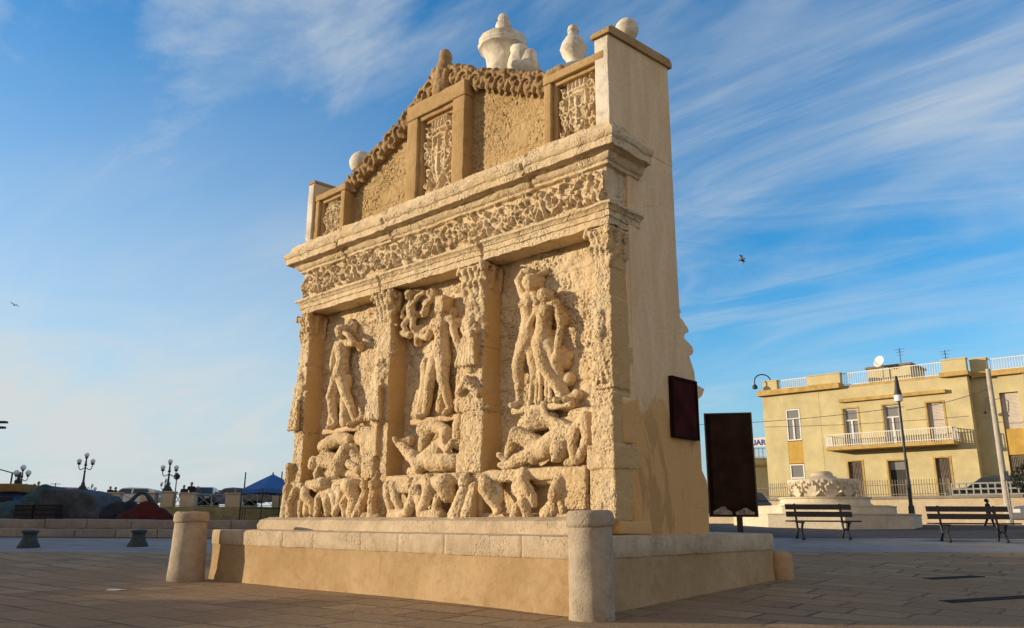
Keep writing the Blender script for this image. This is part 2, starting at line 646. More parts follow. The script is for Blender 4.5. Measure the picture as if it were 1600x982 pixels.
def stone(name, light, dark, stain=None, faced=False, pits=1.0, bd=0.02, stain_amt=0.5, rough=0.92, patch=1.1, fine=38, stain_lo=0.55):
    m, nt, b = new_mat(name)
    v = obj_vec(nt)
    big = tex_noise(nt, v, patch, 6, 0.62, 0.4)
    mid = tex_noise(nt, v, 9, 7, 0.66)
    c = mixrgb(nt, ramp(nt, big, [(0.36, 0), (0.64, 1)]), light, dark)
    c = mixrgb(nt, ramp(nt, mid, [(0.46, 0.0), (0.72, 0.4)]), c, tuple(0.66 * x for x in dark))
    if stain is not None:
        st = tex_noise(nt, v, 2.3, 8, 0.7, 0.8)
        c = mixrgb(nt, ramp(nt, st, [(stain_lo, 0), (stain_lo + 0.13, stain_amt)]), c, stain)
    sp_ = tex_noise(nt, v, 27, 4, 0.6)  # dark specks in the colour stand in for the shade inside small pores
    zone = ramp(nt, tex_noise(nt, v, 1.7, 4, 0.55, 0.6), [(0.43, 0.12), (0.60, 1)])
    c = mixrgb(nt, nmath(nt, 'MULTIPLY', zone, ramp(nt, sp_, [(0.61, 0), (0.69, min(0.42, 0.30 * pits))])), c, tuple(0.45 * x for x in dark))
    if faced:
        # the returns were rendered smooth in ochre; only the fronts show bare worn stone
        tn = nt.nodes.new('ShaderNodeTexCoord')
        sx = nt.nodes.new('ShaderNodeSeparateXYZ')
        nt.links.new(tn.outputs['Normal'], sx.inputs[0])
        ret = ramp(nt, nmath(nt, 'ADD', nmath(nt, 'ABSOLUTE', sx.outputs['X']), nmath(nt, 'MULTIPLY', nmath(nt, 'SUBTRACT', big, 0.5), 0.9)), [(0.62, 0), (0.82, 0.85)])
        c = mixrgb(nt, ret, c, mixrgb(nt, big, (0.66, 0.44, 0.20), (0.56, 0.34, 0.13)))
    nt.links.new(c, b.inputs['Base Color'])
    b.inputs['Roughness'].default_value = rough
    b.inputs['Specular IOR Level'].default_value = 0.15
    fn = tex_noise(nt, v, fine, 6, 0.75)
    vo = nt.nodes.new('ShaderNodeTexVoronoi')
    vo.inputs['Scale'].default_value = 17
    dv = nt.nodes.new('ShaderNodeMixRGB')
    dv.blend_type = 'ADD'
    dv.inputs[0].default_value = 0.10
    nn = nt.nodes.new('ShaderNodeTexNoise')
    nn.inputs['Scale'].default_value = 11
    nt.links.new(v, nn.inputs['Vector'])
    nt.links.new(v, dv.inputs[1])
    nt.links.new(nn.outputs['Color'], dv.inputs[2])
    nt.links.new(dv.outputs[0], vo.inputs['Vector'])
    pit = ramp(nt, vo.outputs['Distance'], [(0.12, 0), (0.42, 1)])
    where = nmath(nt, 'MULTIPLY', ramp(nt, mid, [(0.36, 0.25), (0.52, 1)]), zone)
    if faced:
        where = nmath(nt, 'MULTIPLY', where, nmath(nt, 'SUBTRACT', 1.0, ret))
    pm = nmath(nt, 'ADD', nmath(nt, 'MULTIPLY', nmath(nt, 'SUBTRACT', pit, 1.0), nmath(nt, 'MULTIPLY', where, pits)), nmath(nt, 'MULTIPLY', fn, 0.9))
    pm = nmath(nt, 'ADD', pm, nmath(nt, 'MULTIPLY', mid, 1.2))
    v2 = nt.nodes.new('ShaderNodeTexVoronoi')
    v2.inputs['Scale'].default_value = 34
    v2.inputs['Randomness'].default_value = 1.0
    nt.links.new(dv.outputs[0], v2.inputs['Vector'])
    hole = ramp(nt, v2.outputs['Distance'], [(0.16, 0), (0.34, 1)])
    where2 = nmath(nt, 'MULTIPLY', where, 1.0)
    pm = nmath(nt, 'ADD', pm, nmath(nt, 'MULTIPLY', nmath(nt, 'SUBTRACT', hole, 1.0), nmath(nt, 'MULTIPLY', where2, 0.9 * pits)))
    bump(nt, b, pm, bd, 1.0)
    return m

def plain(name, c, rough=0.6, metal=0.0, var=0.12, scale=6.0, bd=0.0, spec=0.4):
    m, nt, b = new_mat(name)
    v = obj_vec(nt)
    n = tex_noise(nt, v, scale, 6, 0.65)
    cc = mixrgb(nt, ramp(nt, n, [(0.35, 0), (0.65, 1)]), tuple(min(1, x * (1 + var)) for x in c), tuple(x * (1 - 2 * var) for x in c))
    nt.links.new(cc, b.inputs['Base Color'])
    b.inputs['Roughness'].default_value = rough
    b.inputs['Metallic'].default_value = metal
    b.inputs['Specular IOR Level'].default_value = spec
    if bd:
        bump(nt, b, tex_noise(nt, v, scale * 6, 5, 0.7), bd)
    return m

def plaster(name, base, worn, ochre, rough=0.9):
    """old lime render with washed patches, drips and hairline cracks"""
    m, nt, b = new_mat(name)
    v = obj_vec(nt)
    vs = obj_vec(nt, (2.2, 2.2, 0.55))
    n1 = tex_noise(nt, vs, 1.3, 8, 0.66, 0.6)
    n2 = tex_noise(nt, v, 0.75, 5, 0.6, 1.2)
    n3 = tex_noise(nt, v, 14, 7, 0.7)
    c = mixrgb(nt, ramp(nt, n1, [(0.38, 0), (0.66, 1)]), base, worn)
    tcs = nt.nodes.new('ShaderNodeTexCoord')
    sp = nt.nodes.new('ShaderNodeSeparateXYZ')
    nt.links.new(tcs.outputs['Object'], sp.inputs[0])
    # lower wall was re-rendered in ochre up to an uneven edge
    hgt = nmath(nt, 'ADD', sp.outputs['Z'], nmath(nt, 'MULTIPLY', n2, 1.8))
    c = mixrgb(nt, ramp(nt, nmath(nt, 'DIVIDE', hgt, 10.0), [(0.345, 1), (0.352, 0)]), c, ochre)
    n4 = tex_noise(nt, obj_vec(nt, (1.6, 1.6, 0.5)), 1.0, 6, 0.6, 0.9)
    low = ramp(nt, nmath(nt, 'DIVIDE', hgt, 10.0), [(0.30, 1), (0.36, 0)])
    c = mixrgb(nt, nmath(nt, 'MULTIPLY', low, ramp(nt, n4, [(0.565, 0), (0.60, 0.65)])), c, tuple(0.62 * x for x in ochre))
    c = mixrgb(nt, ramp(nt, n3, [(0.5, 0), (0.75, 0.35)]), c, tuple(0.6 * x for x in worn))
    nt.links.new(c, b.inputs['Base Color'])
    b.inputs['Roughness'].default_value = rough
    b.inputs['Specular IOR Level'].default_value = 0.15
    vo = nt.nodes.new('ShaderNodeTexVoronoi')
    vo.feature = 'DISTANCE_TO_EDGE'
    vo.inputs['Scale'].default_value = 0.8
    dm = nt.nodes.new('ShaderNodeMixRGB')
    dm.blend_type = 'ADD'
    dm.inputs[0].default_value = 0.35
    nn = nt.nodes.new('ShaderNodeTexNoise')
    nn.inputs['Scale'].default_value = 2.5
    nn.inputs['Detail'].default_value = 6
    nt.links.new(v, nn.inputs['Vector'])
    nt.links.new(v, dm.inputs[1])
    nt.links.new(nn.outputs['Color'], dm.inputs[2])
    nt.links.new(dm.outputs[0], vo.inputs['Vector'])
    crk = ramp(nt, vo.outputs[0], [(0.0, 0.5), (0.008, 1)])
    hh = nmath(nt, 'ADD', nmath(nt, 'MULTIPLY', crk, 0.5), nmath(nt, 'ADD', nmath(nt, 'MULTIPLY', n3, 0.8), nmath(nt, 'MULTIPLY', n4, 0.8)))
    bump(nt, b, hh, 0.016)
    return m

M = {}
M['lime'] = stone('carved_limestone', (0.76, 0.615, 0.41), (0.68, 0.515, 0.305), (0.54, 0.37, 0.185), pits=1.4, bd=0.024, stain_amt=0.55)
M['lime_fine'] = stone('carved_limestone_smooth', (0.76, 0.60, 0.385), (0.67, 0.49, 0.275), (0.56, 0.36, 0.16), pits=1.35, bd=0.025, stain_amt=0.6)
M['pilaster'] = stone('pilaster_stone', (0.77, 0.615, 0.40), (0.68, 0.505, 0.29), (0.56, 0.36, 0.16), faced=True, pits=1.6, bd=0.028, stain_amt=0.5)
M['patina'] = stone('brown_patina_stone', (0.46, 0.31, 0.15), (0.37, 0.24, 0.105), (0.24, 0.15, 0.07), pits=0.5, bd=0.012, stain_amt=0.5)
M['crest'] = stone('dark_weathered_stone', (0.42, 0.28, 0.14), (0.30, 0.195, 0.095), (0.11, 0.08, 0.05), pits=0.7, bd=0.016, stain_amt=0.7)
M['gable'] = stone('rough_brown_masonry', (0.56, 0.40, 0.205), (0.48, 0.33, 0.155), (0.36, 0.235, 0.10), pits=1.2, bd=0.026, stain_amt=0.4)
M['stucco_white'] = stone('white_stucco', (0.76, 0.70, 0.59), (0.62, 0.55, 0.44), (0.34, 0.30, 0.24), pits=0.5, bd=0.010, stain_amt=0.6, stain_lo=0.5)
M['plaster'] = plaster('aged_plaster', (0.73, 0.545, 0.335), (0.63, 0.44, 0.24), (0.60, 0.36, 0.145))
M['plinth'] = stone('plinth_render', (0.47, 0.33, 0.185), (0.37, 0.245, 0.12), (0.29, 0.18, 0.08), pits=0.2, bd=0.008, stain_amt=0.6, patch=0.8)
M['coping'] = stone('coping_stone', (0.56, 0.45, 0.31), (0.45, 0.345, 0.23), (0.28, 0.21, 0.135), pits=0.9, bd=0.010, stain_amt=0.5, patch=2.0)
M['post'] = stone('bollard_stone', (0.44, 0.37, 0.28), (0.34, 0.275, 0.20), (0.36, 0.22, 0.10), pits=0.8, bd=0.012, stain_amt=0.55, patch=1.6)
M['dark_iron'] = plain('dark_iron', (0.028, 0.028, 0.03), 0.55, 0.0, 0.15, 20)
M['green_iron'] = plain('green_iron', (0.030, 0.042, 0.040), 0.7, 0.0, 0.25, 9, 0.006)
M['globe'] = plain('milk_glass', (0.75, 0.76, 0.76), 0.25, 0, 0.03)
M['wood_dark'] = plain('dark_wood', (0.035, 0.022, 0.016), 0.55, 0, 0.25, 14, 0.002)
M['plaque'] = plain('dark_red_plaque', (0.050, 0.011, 0.009), 0.9, 0, 0.25, 2.2, 0, 0.05)
M['board'] = plain('dark_brown_board', (0.018, 0.009, 0.006), 0.85, 0, 0.25, 2.5, 0, 0.06)
M['paper'] = plain('torn_paper', (0.30, 0.24, 0.20), 0.9, 0, 0.35, 6)
M['yellow'] = plain('yellow_render', (0.56, 0.48, 0.27), 0.92, 0, 0.08, 1.1, 0.003, 0.1)
M['ochre'] = plain('ochre_render', (0.52, 0.33, 0.085), 0.92, 0, 0.08, 2.0, 0.003, 0.1)
M['trim'] = plain('ochre_cornice', (0.50, 0.34, 0.125), 0.9, 0, 0.12, 2.6, 0.003, 0.1)
M['white_paint'] = plain('white_paint', (0.72, 0.70, 0.64), 0.5, 0, 0.04)
M['shutter'] = plain('roller_blind', (0.56, 0.49, 0.42), 0.7, 0, 0.06, 3)
M['brown_shutter'] = plain('weathered_shutter', (0.21, 0.17, 0.13), 0.75, 0, 0.18, 5)
M['door_dark'] = plain('dark_doorway', (0.02, 0.018, 0.016), 0.5, 0, 0.1)
M['pale_stone'] = stone('pale_basin_stone', (0.66, 0.58, 0.44), (0.55, 0.47, 0.35), (0.36, 0.30, 0.22), pits=0.4, bd=0.008, stain_amt=0.4)
M['grey_stone'] = stone('quay_stone', (0.30, 0.26, 0.215), (0.22, 0.19, 0.16), (0.13, 0.115, 0.10), pits=0.6, bd=0.012, stain_amt=0.6)
M['kerb_wall'] = stone('pale_garden_wall', (0.58, 0.48, 0.33), (0.48, 0.38, 0.25), (0.33, 0.26, 0.17), pits=0.3, bd=0.006, stain_amt=0.4)
M['tufa_wall'] = stone('mossy_tufa_wall', (0.34, 0.29, 0.15), (0.24, 0.21, 0.10), (0.10, 0.11, 0.05), pits=0.8, bd=0.02, stain_amt=0.8)
M['rail_pale'] = plain('painted_rail', (0.30, 0.30, 0.28), 0.6, 0, 0.1)
M['blue_cloth'] = plain('blue_canopy_cloth', (0.035, 0.13, 0.36), 0.75, 0, 0.10, 3)
M['tarp'] = plain('grey_tarpaulin', (0.050, 0.058, 0.068), 0.75, 0, 0.25, 2.5, 0.03)
M['net_teal'] = stone('teal_fishing_net', (0.065, 0.115, 0.125), (0.035, 0.07, 0.08), (0.16, 0.15, 0.05), pits=0.8, bd=0.03, stain_amt=0.5, fine=60)
M['net_red'] = stone('red_fishing_net', (0.10, 0.018, 0.014), (0.05, 0.012, 0.012), (0.05, 0.03, 0.03), pits=0.8, bd=0.03, stain_amt=0.7, fine=60)
M['net_dark'] = stone('dark_fishing_net', (0.045, 0.05, 0.058), (0.02, 0.024, 0.03), (0.07, 0.06, 0.05), pits=0.8, bd=0.03, stain_amt=0.5, fine=60)
M['blue_paint'] = plain('blue_kiosk_paint', (0.02, 0.075, 0.26), 0.5, 0, 0.12, 3)
M['kiosk_roof'] = plain('ochre_awning', (0.22, 0.13, 0.04), 0.8, 0, 0.15, 3)
M['rubber'] = plain('tyre_rubber', (0.02, 0.02, 0.02), 0.8, 0, 0.1)
M['rim'] = plain('wheel_rim', (0.45, 0.45, 0.46), 0.35, 0.6, 0.05)
M['concrete'] = plain('pole_concrete', (0.42, 0.38, 0.32), 0.9, 0, 0.1, 3, 0.003)
M['leaf'] = plain('dark_leaves', (0.03, 0.036, 0.018), 0.8, 0, 0.3, 6)
M['skin'] = plain('skin', (0.38, 0.24, 0.17), 0.6, 0, 0.05)
M['hair'] = plain('dark_hair', (0.03, 0.02, 0.015), 0.6, 0, 0.1)
M['shade_wall'] = plain('added_house_pale_wall', (0.55, 0.48, 0.36), 0.9, 0, 0.08, 1.5)

def glass(name, c=(0.05, 0.06, 0.07)):
    m, nt, b = new_mat(name)
    b.inputs['Base Color'].default_value = (*c, 1)
    b.inputs['Roughness'].default_value = 0.08
    b.inputs['Specular IOR Level'].default_value = 0.6
    return m
M['glass'] = glass('window_glass')
M['curtain_glass'] = glass('window_glass_curtain', (0.20, 0.20, 0.20))
M['car_glass'] = glass('car_glass', (0.02, 0.025, 0.03))
M['lens'] = glass('lamp_lens', (0.5, 0.5, 0.5))
M['tail'] = glass('tail_lens', (0.3, 0.01, 0.01))
def car_paint(name, c):
    m, nt, b = new_mat(name)
    b.inputs['Base Color'].default_value = (*c, 1)
    b.inputs['Roughness'].default_value = 0.3
    b.inputs['Coat Weight'].default_value = 0.6
    return m

def paving_mat():
    m, nt, b = new_mat('flagstones')
    v = obj_vec(nt, rot=(0, 0, R(38)), which='Object')
    dist = nt.nodes.new('ShaderNodeMixRGB')
    dist.blend_type = 'ADD'
    dist.inputs[0].default_value = 0.16
    nn = nt.nodes.new('ShaderNodeTexNoise')
    nn.inputs['Scale'].default_value = 1.1
    nn.inputs['Detail'].default_value = 5
    nt.links.new(v, nn.inputs['Vector'])
    nt.links.new(v, dist.inputs[1])
    nt.links.new(nn.outputs['Color'], dist.inputs[2])
    br = nt.nodes.new('ShaderNodeTexBrick')
    br.offset = 0.43
    br.offset_frequency = 2
    br.squash = 0.62
    br.squash_frequency = 3
    br.inputs['Scale'].default_value = 1.0
    br.inputs['Brick Width'].default_value = 1.05
    br.inputs['Row Height'].default_value = 0.56
    br.inputs['Mortar Size'].default_value = 0.026
    br.inputs['Mortar Smooth'].default_value = 0.4
    br.inputs['Color1'].default_value = (0.45, 0.30, 0.165, 1)
    br.inputs['Color2'].default_value = (0.22, 0.145, 0.078, 1)
    br.inputs['Mortar'].default_value = (0.065, 0.046, 0.032, 1)
    nt.links.new(dist.outputs[0], br.inputs['Vector'])
    n1 = tex_noise(nt, v, 0.55, 7, 0.62, 0.5)
    n2 = tex_noise(nt, v, 13, 8, 0.7)
    c = mixrgb(nt, ramp(nt, n1, [(0.35, 0), (0.7, 0.55)]), br.outputs['Color'], (0.37, 0.265, 0.155))
    # joints silted up with earth in places
    silt = ramp(nt, tex_noise(nt, v, 0.42, 6, 0.6, 0.8), [(0.42, 0.1), (0.60, 0.85)])
    c = mixrgb(nt, silt, c, (0.31, 0.205, 0.11))
    c = mixrgb(nt, ramp(nt, n2, [(0.40, 0), (0.75, 0.6)]), c, (0.17, 0.112, 0.062))
    n3 = tex_noise(nt, v, 1.7, 8, 0.7, 1.0)
    c = mixrgb(nt, ramp(nt, n3, [(0.58, 0), (0.72, 0.55)]), c, (0.34, 0.215, 0.115))
    nt.links.new(c, b.inputs['Base Color'])
    nt.links.new(ramp(nt, n1, [(0.35, 0.75), (0.7, 0.95)]), b.inputs['Roughness'])
    b.inputs['Specular IOR Level'].default_value = 0.12
    hh = nmath(nt, 'ADD', nmath(nt, 'MULTIPLY', nmath(nt, 'MULTIPLY', br.outputs['Fac'], nmath(nt, 'SUBTRACT', 1.0, silt)), -0.8), nmath(nt, 'ADD', nmath(nt, 'MULTIPLY', n2, 0.6), nmath(nt, 'MULTIPLY', n3, 0.9)))
    bump(nt, b, hh, 0.035)
    return m
M['paving'] = paving_mat()
def ground_mat(name, c, var=0.2, scale=3, bd=0.006):
    return plain(name, c, 0.85, 0, var, scale, bd, 0.25)
M['pavement'] = ground_mat('smooth_pavement', (0.25, 0.235, 0.22), 0.12, 1.2)
M['asphalt'] = ground_mat('asphalt', (0.055, 0.052, 0.05), 0.2, 2.5)
def sea_mat():
    m, nt, b = new_mat('sea_water')
    b.inputs['Base Color'].default_value = (0.02, 0.06, 0.09, 1)
    b.inputs['Roughness'].default_value = 0.2
    v = obj_vec(nt)
    bump(nt, b, tex_noise(nt, v, 0.4, 6, 0.6), 0.3)
    return m
M['sea'] = sea_mat()

# ------------------------------------------------------------------ the setting: ground
def smooth(t):
    t = min(1, max(0, t))
    return t * t * (3 - 2 * t)
def lerp_tab(t, tab):
    if t <= tab[0][0]: return tab[0][1]
    for (a, u), (b, w) in zip(tab[:-1], tab[1:]):
        if t <= b:
            return u + (w - u) * (t - a) / (b - a)
    return tab[-1][1]
LEFT = [(13, -0.02), (15, 0.0), (18, 0.12), (22, 0.30), (27, 0.42), (27.6, 0.44), (30, 1.0), (400, 1.0)]
RIGHT = [(9.5, 0.0), (13.4, 0.14), (19, 0.38), (22, 0.64), (28, 0.88), (33, 1.0), (400, 1.0)]
def zt(x, y):
    b = smooth((x + 4.5) / 7.0)
    return lerp_tab(y, LEFT) * (1 - b) + lerp_tab(y, RIGHT) * b
def strip(name, y0f, y1f, ny, mat, x0=-90, x1=90, nx=120):
    mb = MB()
    V = []
    xs = [x0 + (x1 - x0) * i / nx for i in range(nx + 1)]
    for x in xs:
        a, b = y0f(x), y1f(x)
        for j in range(ny + 1):
            y = a + (b - a) * j / ny
            V.append((x, y, zt(x, y)))
    Fc = []
    for i in range(nx):
        for j in range(ny):
            q = i * (ny + 1) + j
            Fc.append((q, q + ny + 1, q + ny + 2, q + 1))
    mb.add(V, Fc)
    o = mb.build(name, mat, smooth=True, fix=False)
    return tag(o, kind='structure')
edge1 = lambda x: 20.6 - 1.5 * smooth((x + 5) / 8)
edge2 = lambda x: 27.4 - 5.4 * smooth((x + 5) / 8)
strip('paving', lambda x: -30, edge1, 110, M['paving'])
strip('pavement', edge1, edge2, 18, M['pavement'])
strip('road', edge2, lambda x: 130, 100, M['asphalt'])
mb = MB()
mb.add([(-5000, 130, 0.2), (5000, 130, 0.2), (5000, 8000, 0.2), (-5000, 8000, 0.2)], [(0, 1, 2, 3)])
tag(mb.build('sea', M['sea'], fix=False), kind='structure')

# ------------------------------------------------------------------ the monument
MA = R(46.9)
MC = Vector((10.4 * 0.127, 10.4 * 0.992, 0))          # foot of its front right corner
FN = empty('fountain', MC, MA - PI / 2, 'tall carved limestone fountain wall with reliefs and coats of arms on a stone platform', 'fountain')
def fpart(mb, name, mat, parent=None, smooth=True, angle=35):
    return mb.build(name, mat, parent or FN, angle=angle)
def fworld(x, y, z=0.0):
    a = MA - PI / 2
    return Vector((MC.x + x * math.cos(a) - y * math.sin(a), MC.y + x * math.sin(a) + y * math.cos(a), z))

# platform and coping
PL = [(-8.05, -1.14), (0.30, -1.12), (0.02, 4.15), (-1.6, 5.2), (-6.2, 5.2), (-8.05, 4.0)]
def offs(poly, d):
    n = len(poly)
    out = []
    for i in range(n):
        p, a, b = Vector(poly[i]), Vector(poly[i - 1]), Vector(poly[(i + 1) % n])
        e1, e2 = (p - a).normalized(), (b - p).normalized()
        n1, n2 = Vector((e1.y, -e1.x)), Vector((e2.y, -e2.x))
        m = (n1 + n2) / (1 + n1.dot(n2))
        out.append(tuple(p + m * d))
    return out
def ring_wall(poly, prof, res, amp, scale, seed, caps=True):
    """closed moulding round a plan polygon, capped on top"""
    n = len(poly)
    cols = []
    for i in range(n):
        a, b = Vector(poly[i]), Vector(poly[(i + 1) % n])
        k = max(1, int((b - a).length / res))
        cols += [(i, j / k) for j in range(k)]
    rings = [offs(poly, o) for o, z in prof]
    V = []
    for (i, t) in cols:
        for r, (o, z) in zip(rings, prof):
            p = Vector(r[i]).lerp(Vector(r[(i + 1) % n]), t)
            V.append((p.x, p.y, z))
    m = len(prof)
    N = len(cols)
    Fc = []
    for i in range(N):
        k = (i + 1) % N
        for j in range(m - 1):
            Fc.append((i * m + j, k * m + j, k * m + j + 1, i * m + j + 1))
    Fc.append(tuple(i * m + m - 1 for i in range(N)))
    mb = MB()
    mb.add(rough_pts(np.array(V), amp, scale, seed), Fc)
    return mb
pf = fpart(ring_wall(PL, [(0.03, -0.25), (0.03, 0.05), (0.02, 0.2), (0.02, 0.35), (0.02, 0.5), (0.02, 0.62)], 0.12, 0.02, 2.5, 3), 'platform', M['plinth'])
cop = ring_wall(PL, [(0.0, 0.60), (0.032, 0.602), (0.038, 0.612), (0.038, 0.70), (0.038, 0.815), (0.028, 0.842), (0.0, 0.85)], 0.022, 0.008, 5.0, 8)
V = cop.verts()
rj = random.Random(8)
xj = -8.0
while xj < 0.3:             # joints between the coping slabs
    xj += rj.uniform(0.8, 1.35)
    V[:, 1] += np.where(V[:, 1] < -1.0, 0.014 * np.exp(-((V[:, 0] - xj) / 0.016) ** 2), 0)
yj = -1.0
while yj < 4.0:
    yj += rj.uniform(0.7, 1.2)
    V[:, 0] -= np.where((V[:, 0] > -0.1) & (V[:, 2] < 0.84), 0.014 * np.exp(-((V[:, 1] - yj) / 0.016) ** 2), 0)
cop.v = [V]
fpart(cop, 'coping', M['coping'], pf)
# rounded step the carvings stand on
st = sweep([(0.0, 0.845), (0.30, 0.845), (0.31, 0.93), (0.27, 1.02), (0.14, 1.07), (0.0, 1.075)], [(-7.78, 0.7), (-7.78, 0.0), (-0.10, 0.0)], 0.09, 0.014, 3.5, 21)
fpart(st, 'base_step', M['coping'])

# core walls
core = MB().gbox(-7.56, 0.013, 0.46, 1.715, 0.84, 6.41, 0.3, 0.008)
core.rough(0.012, 1.4, 4)
fpart(core, 'masonry_wall', M['plaster'])
prof_r = [(1.60, 0.84), (2.24, 0.84), (2.27, 1.44), (2.25, 1.60), (2.13, 1.75), (2.13, 2.55), (2.14, 2.80), (2.24, 2.85), (2.29, 2.91), (2.33, 2.97), (2.14, 3.0),
          (2.08, 3.02), (2.06, 3.2), (1.97, 3.36), (1.94, 3.42), (2.02, 3.45), (2.07, 3.51), (2.04, 3.58), (1.95, 3.62), (1.82, 3.67), (1.84, 3.74), (1.96, 3.79), (1.94, 3.85), (1.86, 3.90), (1.82, 3.94), (1.72, 3.98),
          (1.70, 4.01), (1.76, 4.06), (1.75, 4.10), (1.67, 4.13), (1.60, 4.2)]
mb = MB()
Mx = Matrix(((0, 1, 0, 0), (1, 0, 0, 0), (0, 0, 1, 0), (0, 0, 0, 1)))     # profile drawn in (y, z), pushed along x
mb.prism(prof_r, -7.5, 0.010, Mx)
fpart(mb, 'rear_buttress', M['plaster'], angle=25)

# upper walls: side wings, gable, rear blocks
def wing(x0, x1, zf, zb, y0, y1, name, zcap=0.0):
    m = MB()
    m.prism([(y0, 6.40), (y1, 6.40), (y1, zb), (y0, zf)], x0, x1, Mx)
    w = fpart(m, name, M['plaster'], angle=20)
    f = MB().gbox(x0 + 0.004, x1 - 0.004, y0 - 0.02, y0 + 0.03, 6.405, zf - 0.01, 0.15, 0.012)
    f.rough(0.008, 6, 3)
    fpart(f, 'stucco_edge', M['stucco_white'], w)
    return w
wr = wing(-0.24, 0.012, 7.98, 8.15, 0.10, 1.715, 'side_wing')
c_ = MB()
c_.prism([(0.05, 7.985), (1.78, 8.155), (1.78, 8.24), (1.72, 8.30), (0.12, 8.13), (0.05, 8.06)], -0.28, 0.055, Mx)
c_.rough(0.008, 5, 6)
fpart(c_, 'wing_cap', M['patina'], wr)
wl = wing(-7.72, -7.52, 7.84, 7.92, 0.06, 1.70, 'side_wing')
c_ = MB()
c_.prism([(0.04, 7.845), (1.74, 7.925), (1.74, 7.97), (0.04, 7.90)], -7.735, -7.505, Mx)
fpart(c_, 'wing_cap', M['patina'], wl)
mb = MB()
gable = [(-6.75, 6.41), (-0.95, 6.41), (-0.95, 7.62), (-1.25, 7.66), (-2.3, 8.14), (-3.05, 8.46), (-3.45, 8.75), (-3.8, 8.85), (-4.2, 8.6), (-4.75, 8.32), (-5.6, 7.9), (-6.55, 7.52), (-6.75, 7.45)]
mb.prism(gable, 0.345, 0.95)
fpart(mb, 'gable_wall', M['gable'], angle=20)
# rough carved face of the gable, two fields either side of the centre frame
def clip_gable(x):
    top = [(-6.75, 7.45), (-6.55, 7.52), (-5.6, 7.9), (-4.75, 8.32), (-4.2, 8.6), (-3.8, 8.85), (-3.45, 8.75), (-3.05, 8.46), (-2.3, 8.14), (-1.25, 7.66), (-0.95, 7.62)]
    return lerp_tab(x, top)
def gable_field(x0, x1, seed):
    r = relief(x1 - x0, 1.0, 0.011, [], 0.33, x0, 0.0, amp=0.0, seed=seed)
    V = r.verts()
    tops = np.array([clip_gable(x) - 0.02 for x in V[:, 0]])
    V[:, 2] = 6.42 + (tops - 6.42) * V[:, 2]
    inner = V[:, 1] < 0.34
    P = V.copy()
    P[:, 1] = 0
    d = 0.010 * fbm(P, 14, seed, 4) - 0.030 * pits_at(P, 16, seed + 2, 0.45, -0.3) - 0.018 * pits_at(P, 30, seed + 4, 0.45, -0.3)
    for jz in (6.85, 7.32, 7.8):
        d -= 0.02 * np.exp(-((P[:, 2] - jz) / 0.012) ** 2)
    V[:, 1] = np.where(inner, V[:, 1] - d, V[:, 1])
    r.v = [V]
    return r
gf1 = gable_field(-6.62, -4.58, 50)
gf2 = gable_field(-3.08, -1.20, 60)
gw = [o for o in kids(FN) if o.name.startswith('gable_wall')][0]
fpart(gf1, 'rough_face', M['gable'], gw)
fpart(gf2, 'rough_face', M['gable'], gw)
mb = MB()
mb.gbox(-4.0, -2.9, 1.15, 1.70, 6.41, 9.1, 0.3, 0.04)
mb.gbox(-1.95, -1.35, 1.15, 1.70, 6.41, 8.62, 0.3, 0.04)
mb.gbox(-7.5, -0.3, 0.9, 1.70, 6.41, 7.4, 0.4, 0.04)
fpart(mb, 'rear_attic', M['stucco_white'])

# mouldings
ent = MB().gbox(-7.58, -0.02, 0.02, 0.735, 5.005, 6.30, 0.1, 0.012)
ent.rough(0.008, 5, 14)
fpart(ent, 'entablature_core', M['lime'])
PATH = [(-7.6, 0.735), (-7.6, 0.0), (0.0, 0.0), (0.0, 0.735)]
arch_prof = [(-0.10, 5.0), (0.0, 4.995), (0.004, 5.095), (0.024, 5.10), (0.026, 5.185), (0.045, 5.19), (0.05, 5.205), (0.085, 5.24), (0.10, 5.245), (0.10, 5.285), (0.02, 5.315), (-0.10, 5.32)]
a_ = sweep(arch_prof, PATH, 0.035, 0.016, 9, 33, cracks=[(-2.45, 0.02), (-5.05, 0.015)])
fpart(a_, 'architrave', M['lime'])
corn_prof = [(-0.1, 5.84), (0.01, 5.845), (0.045, 5.86), (0.05, 5.90), (0.085, 5.915), (0.12, 5.965), (0.13, 6.0), (0.24, 6.03), (0.25, 6.015), (0.265, 6.02), (0.27, 6.13), (0.29, 6.14), (0.315, 6.19), (0.315, 6.235), (0.24, 6.29), (0.20, 6.36), (0.19, 6.41), (0.08, 6.435), (-0.30, 6.44)]
c_ = sweep(corn_prof, PATH, 0.035, 0.020, 7, 37, cracks=[(-1.35, 0.02), (-4.7, 0.018), (-6.1, 0.012)])
fpart(c_, 'cornice', M['lime'])

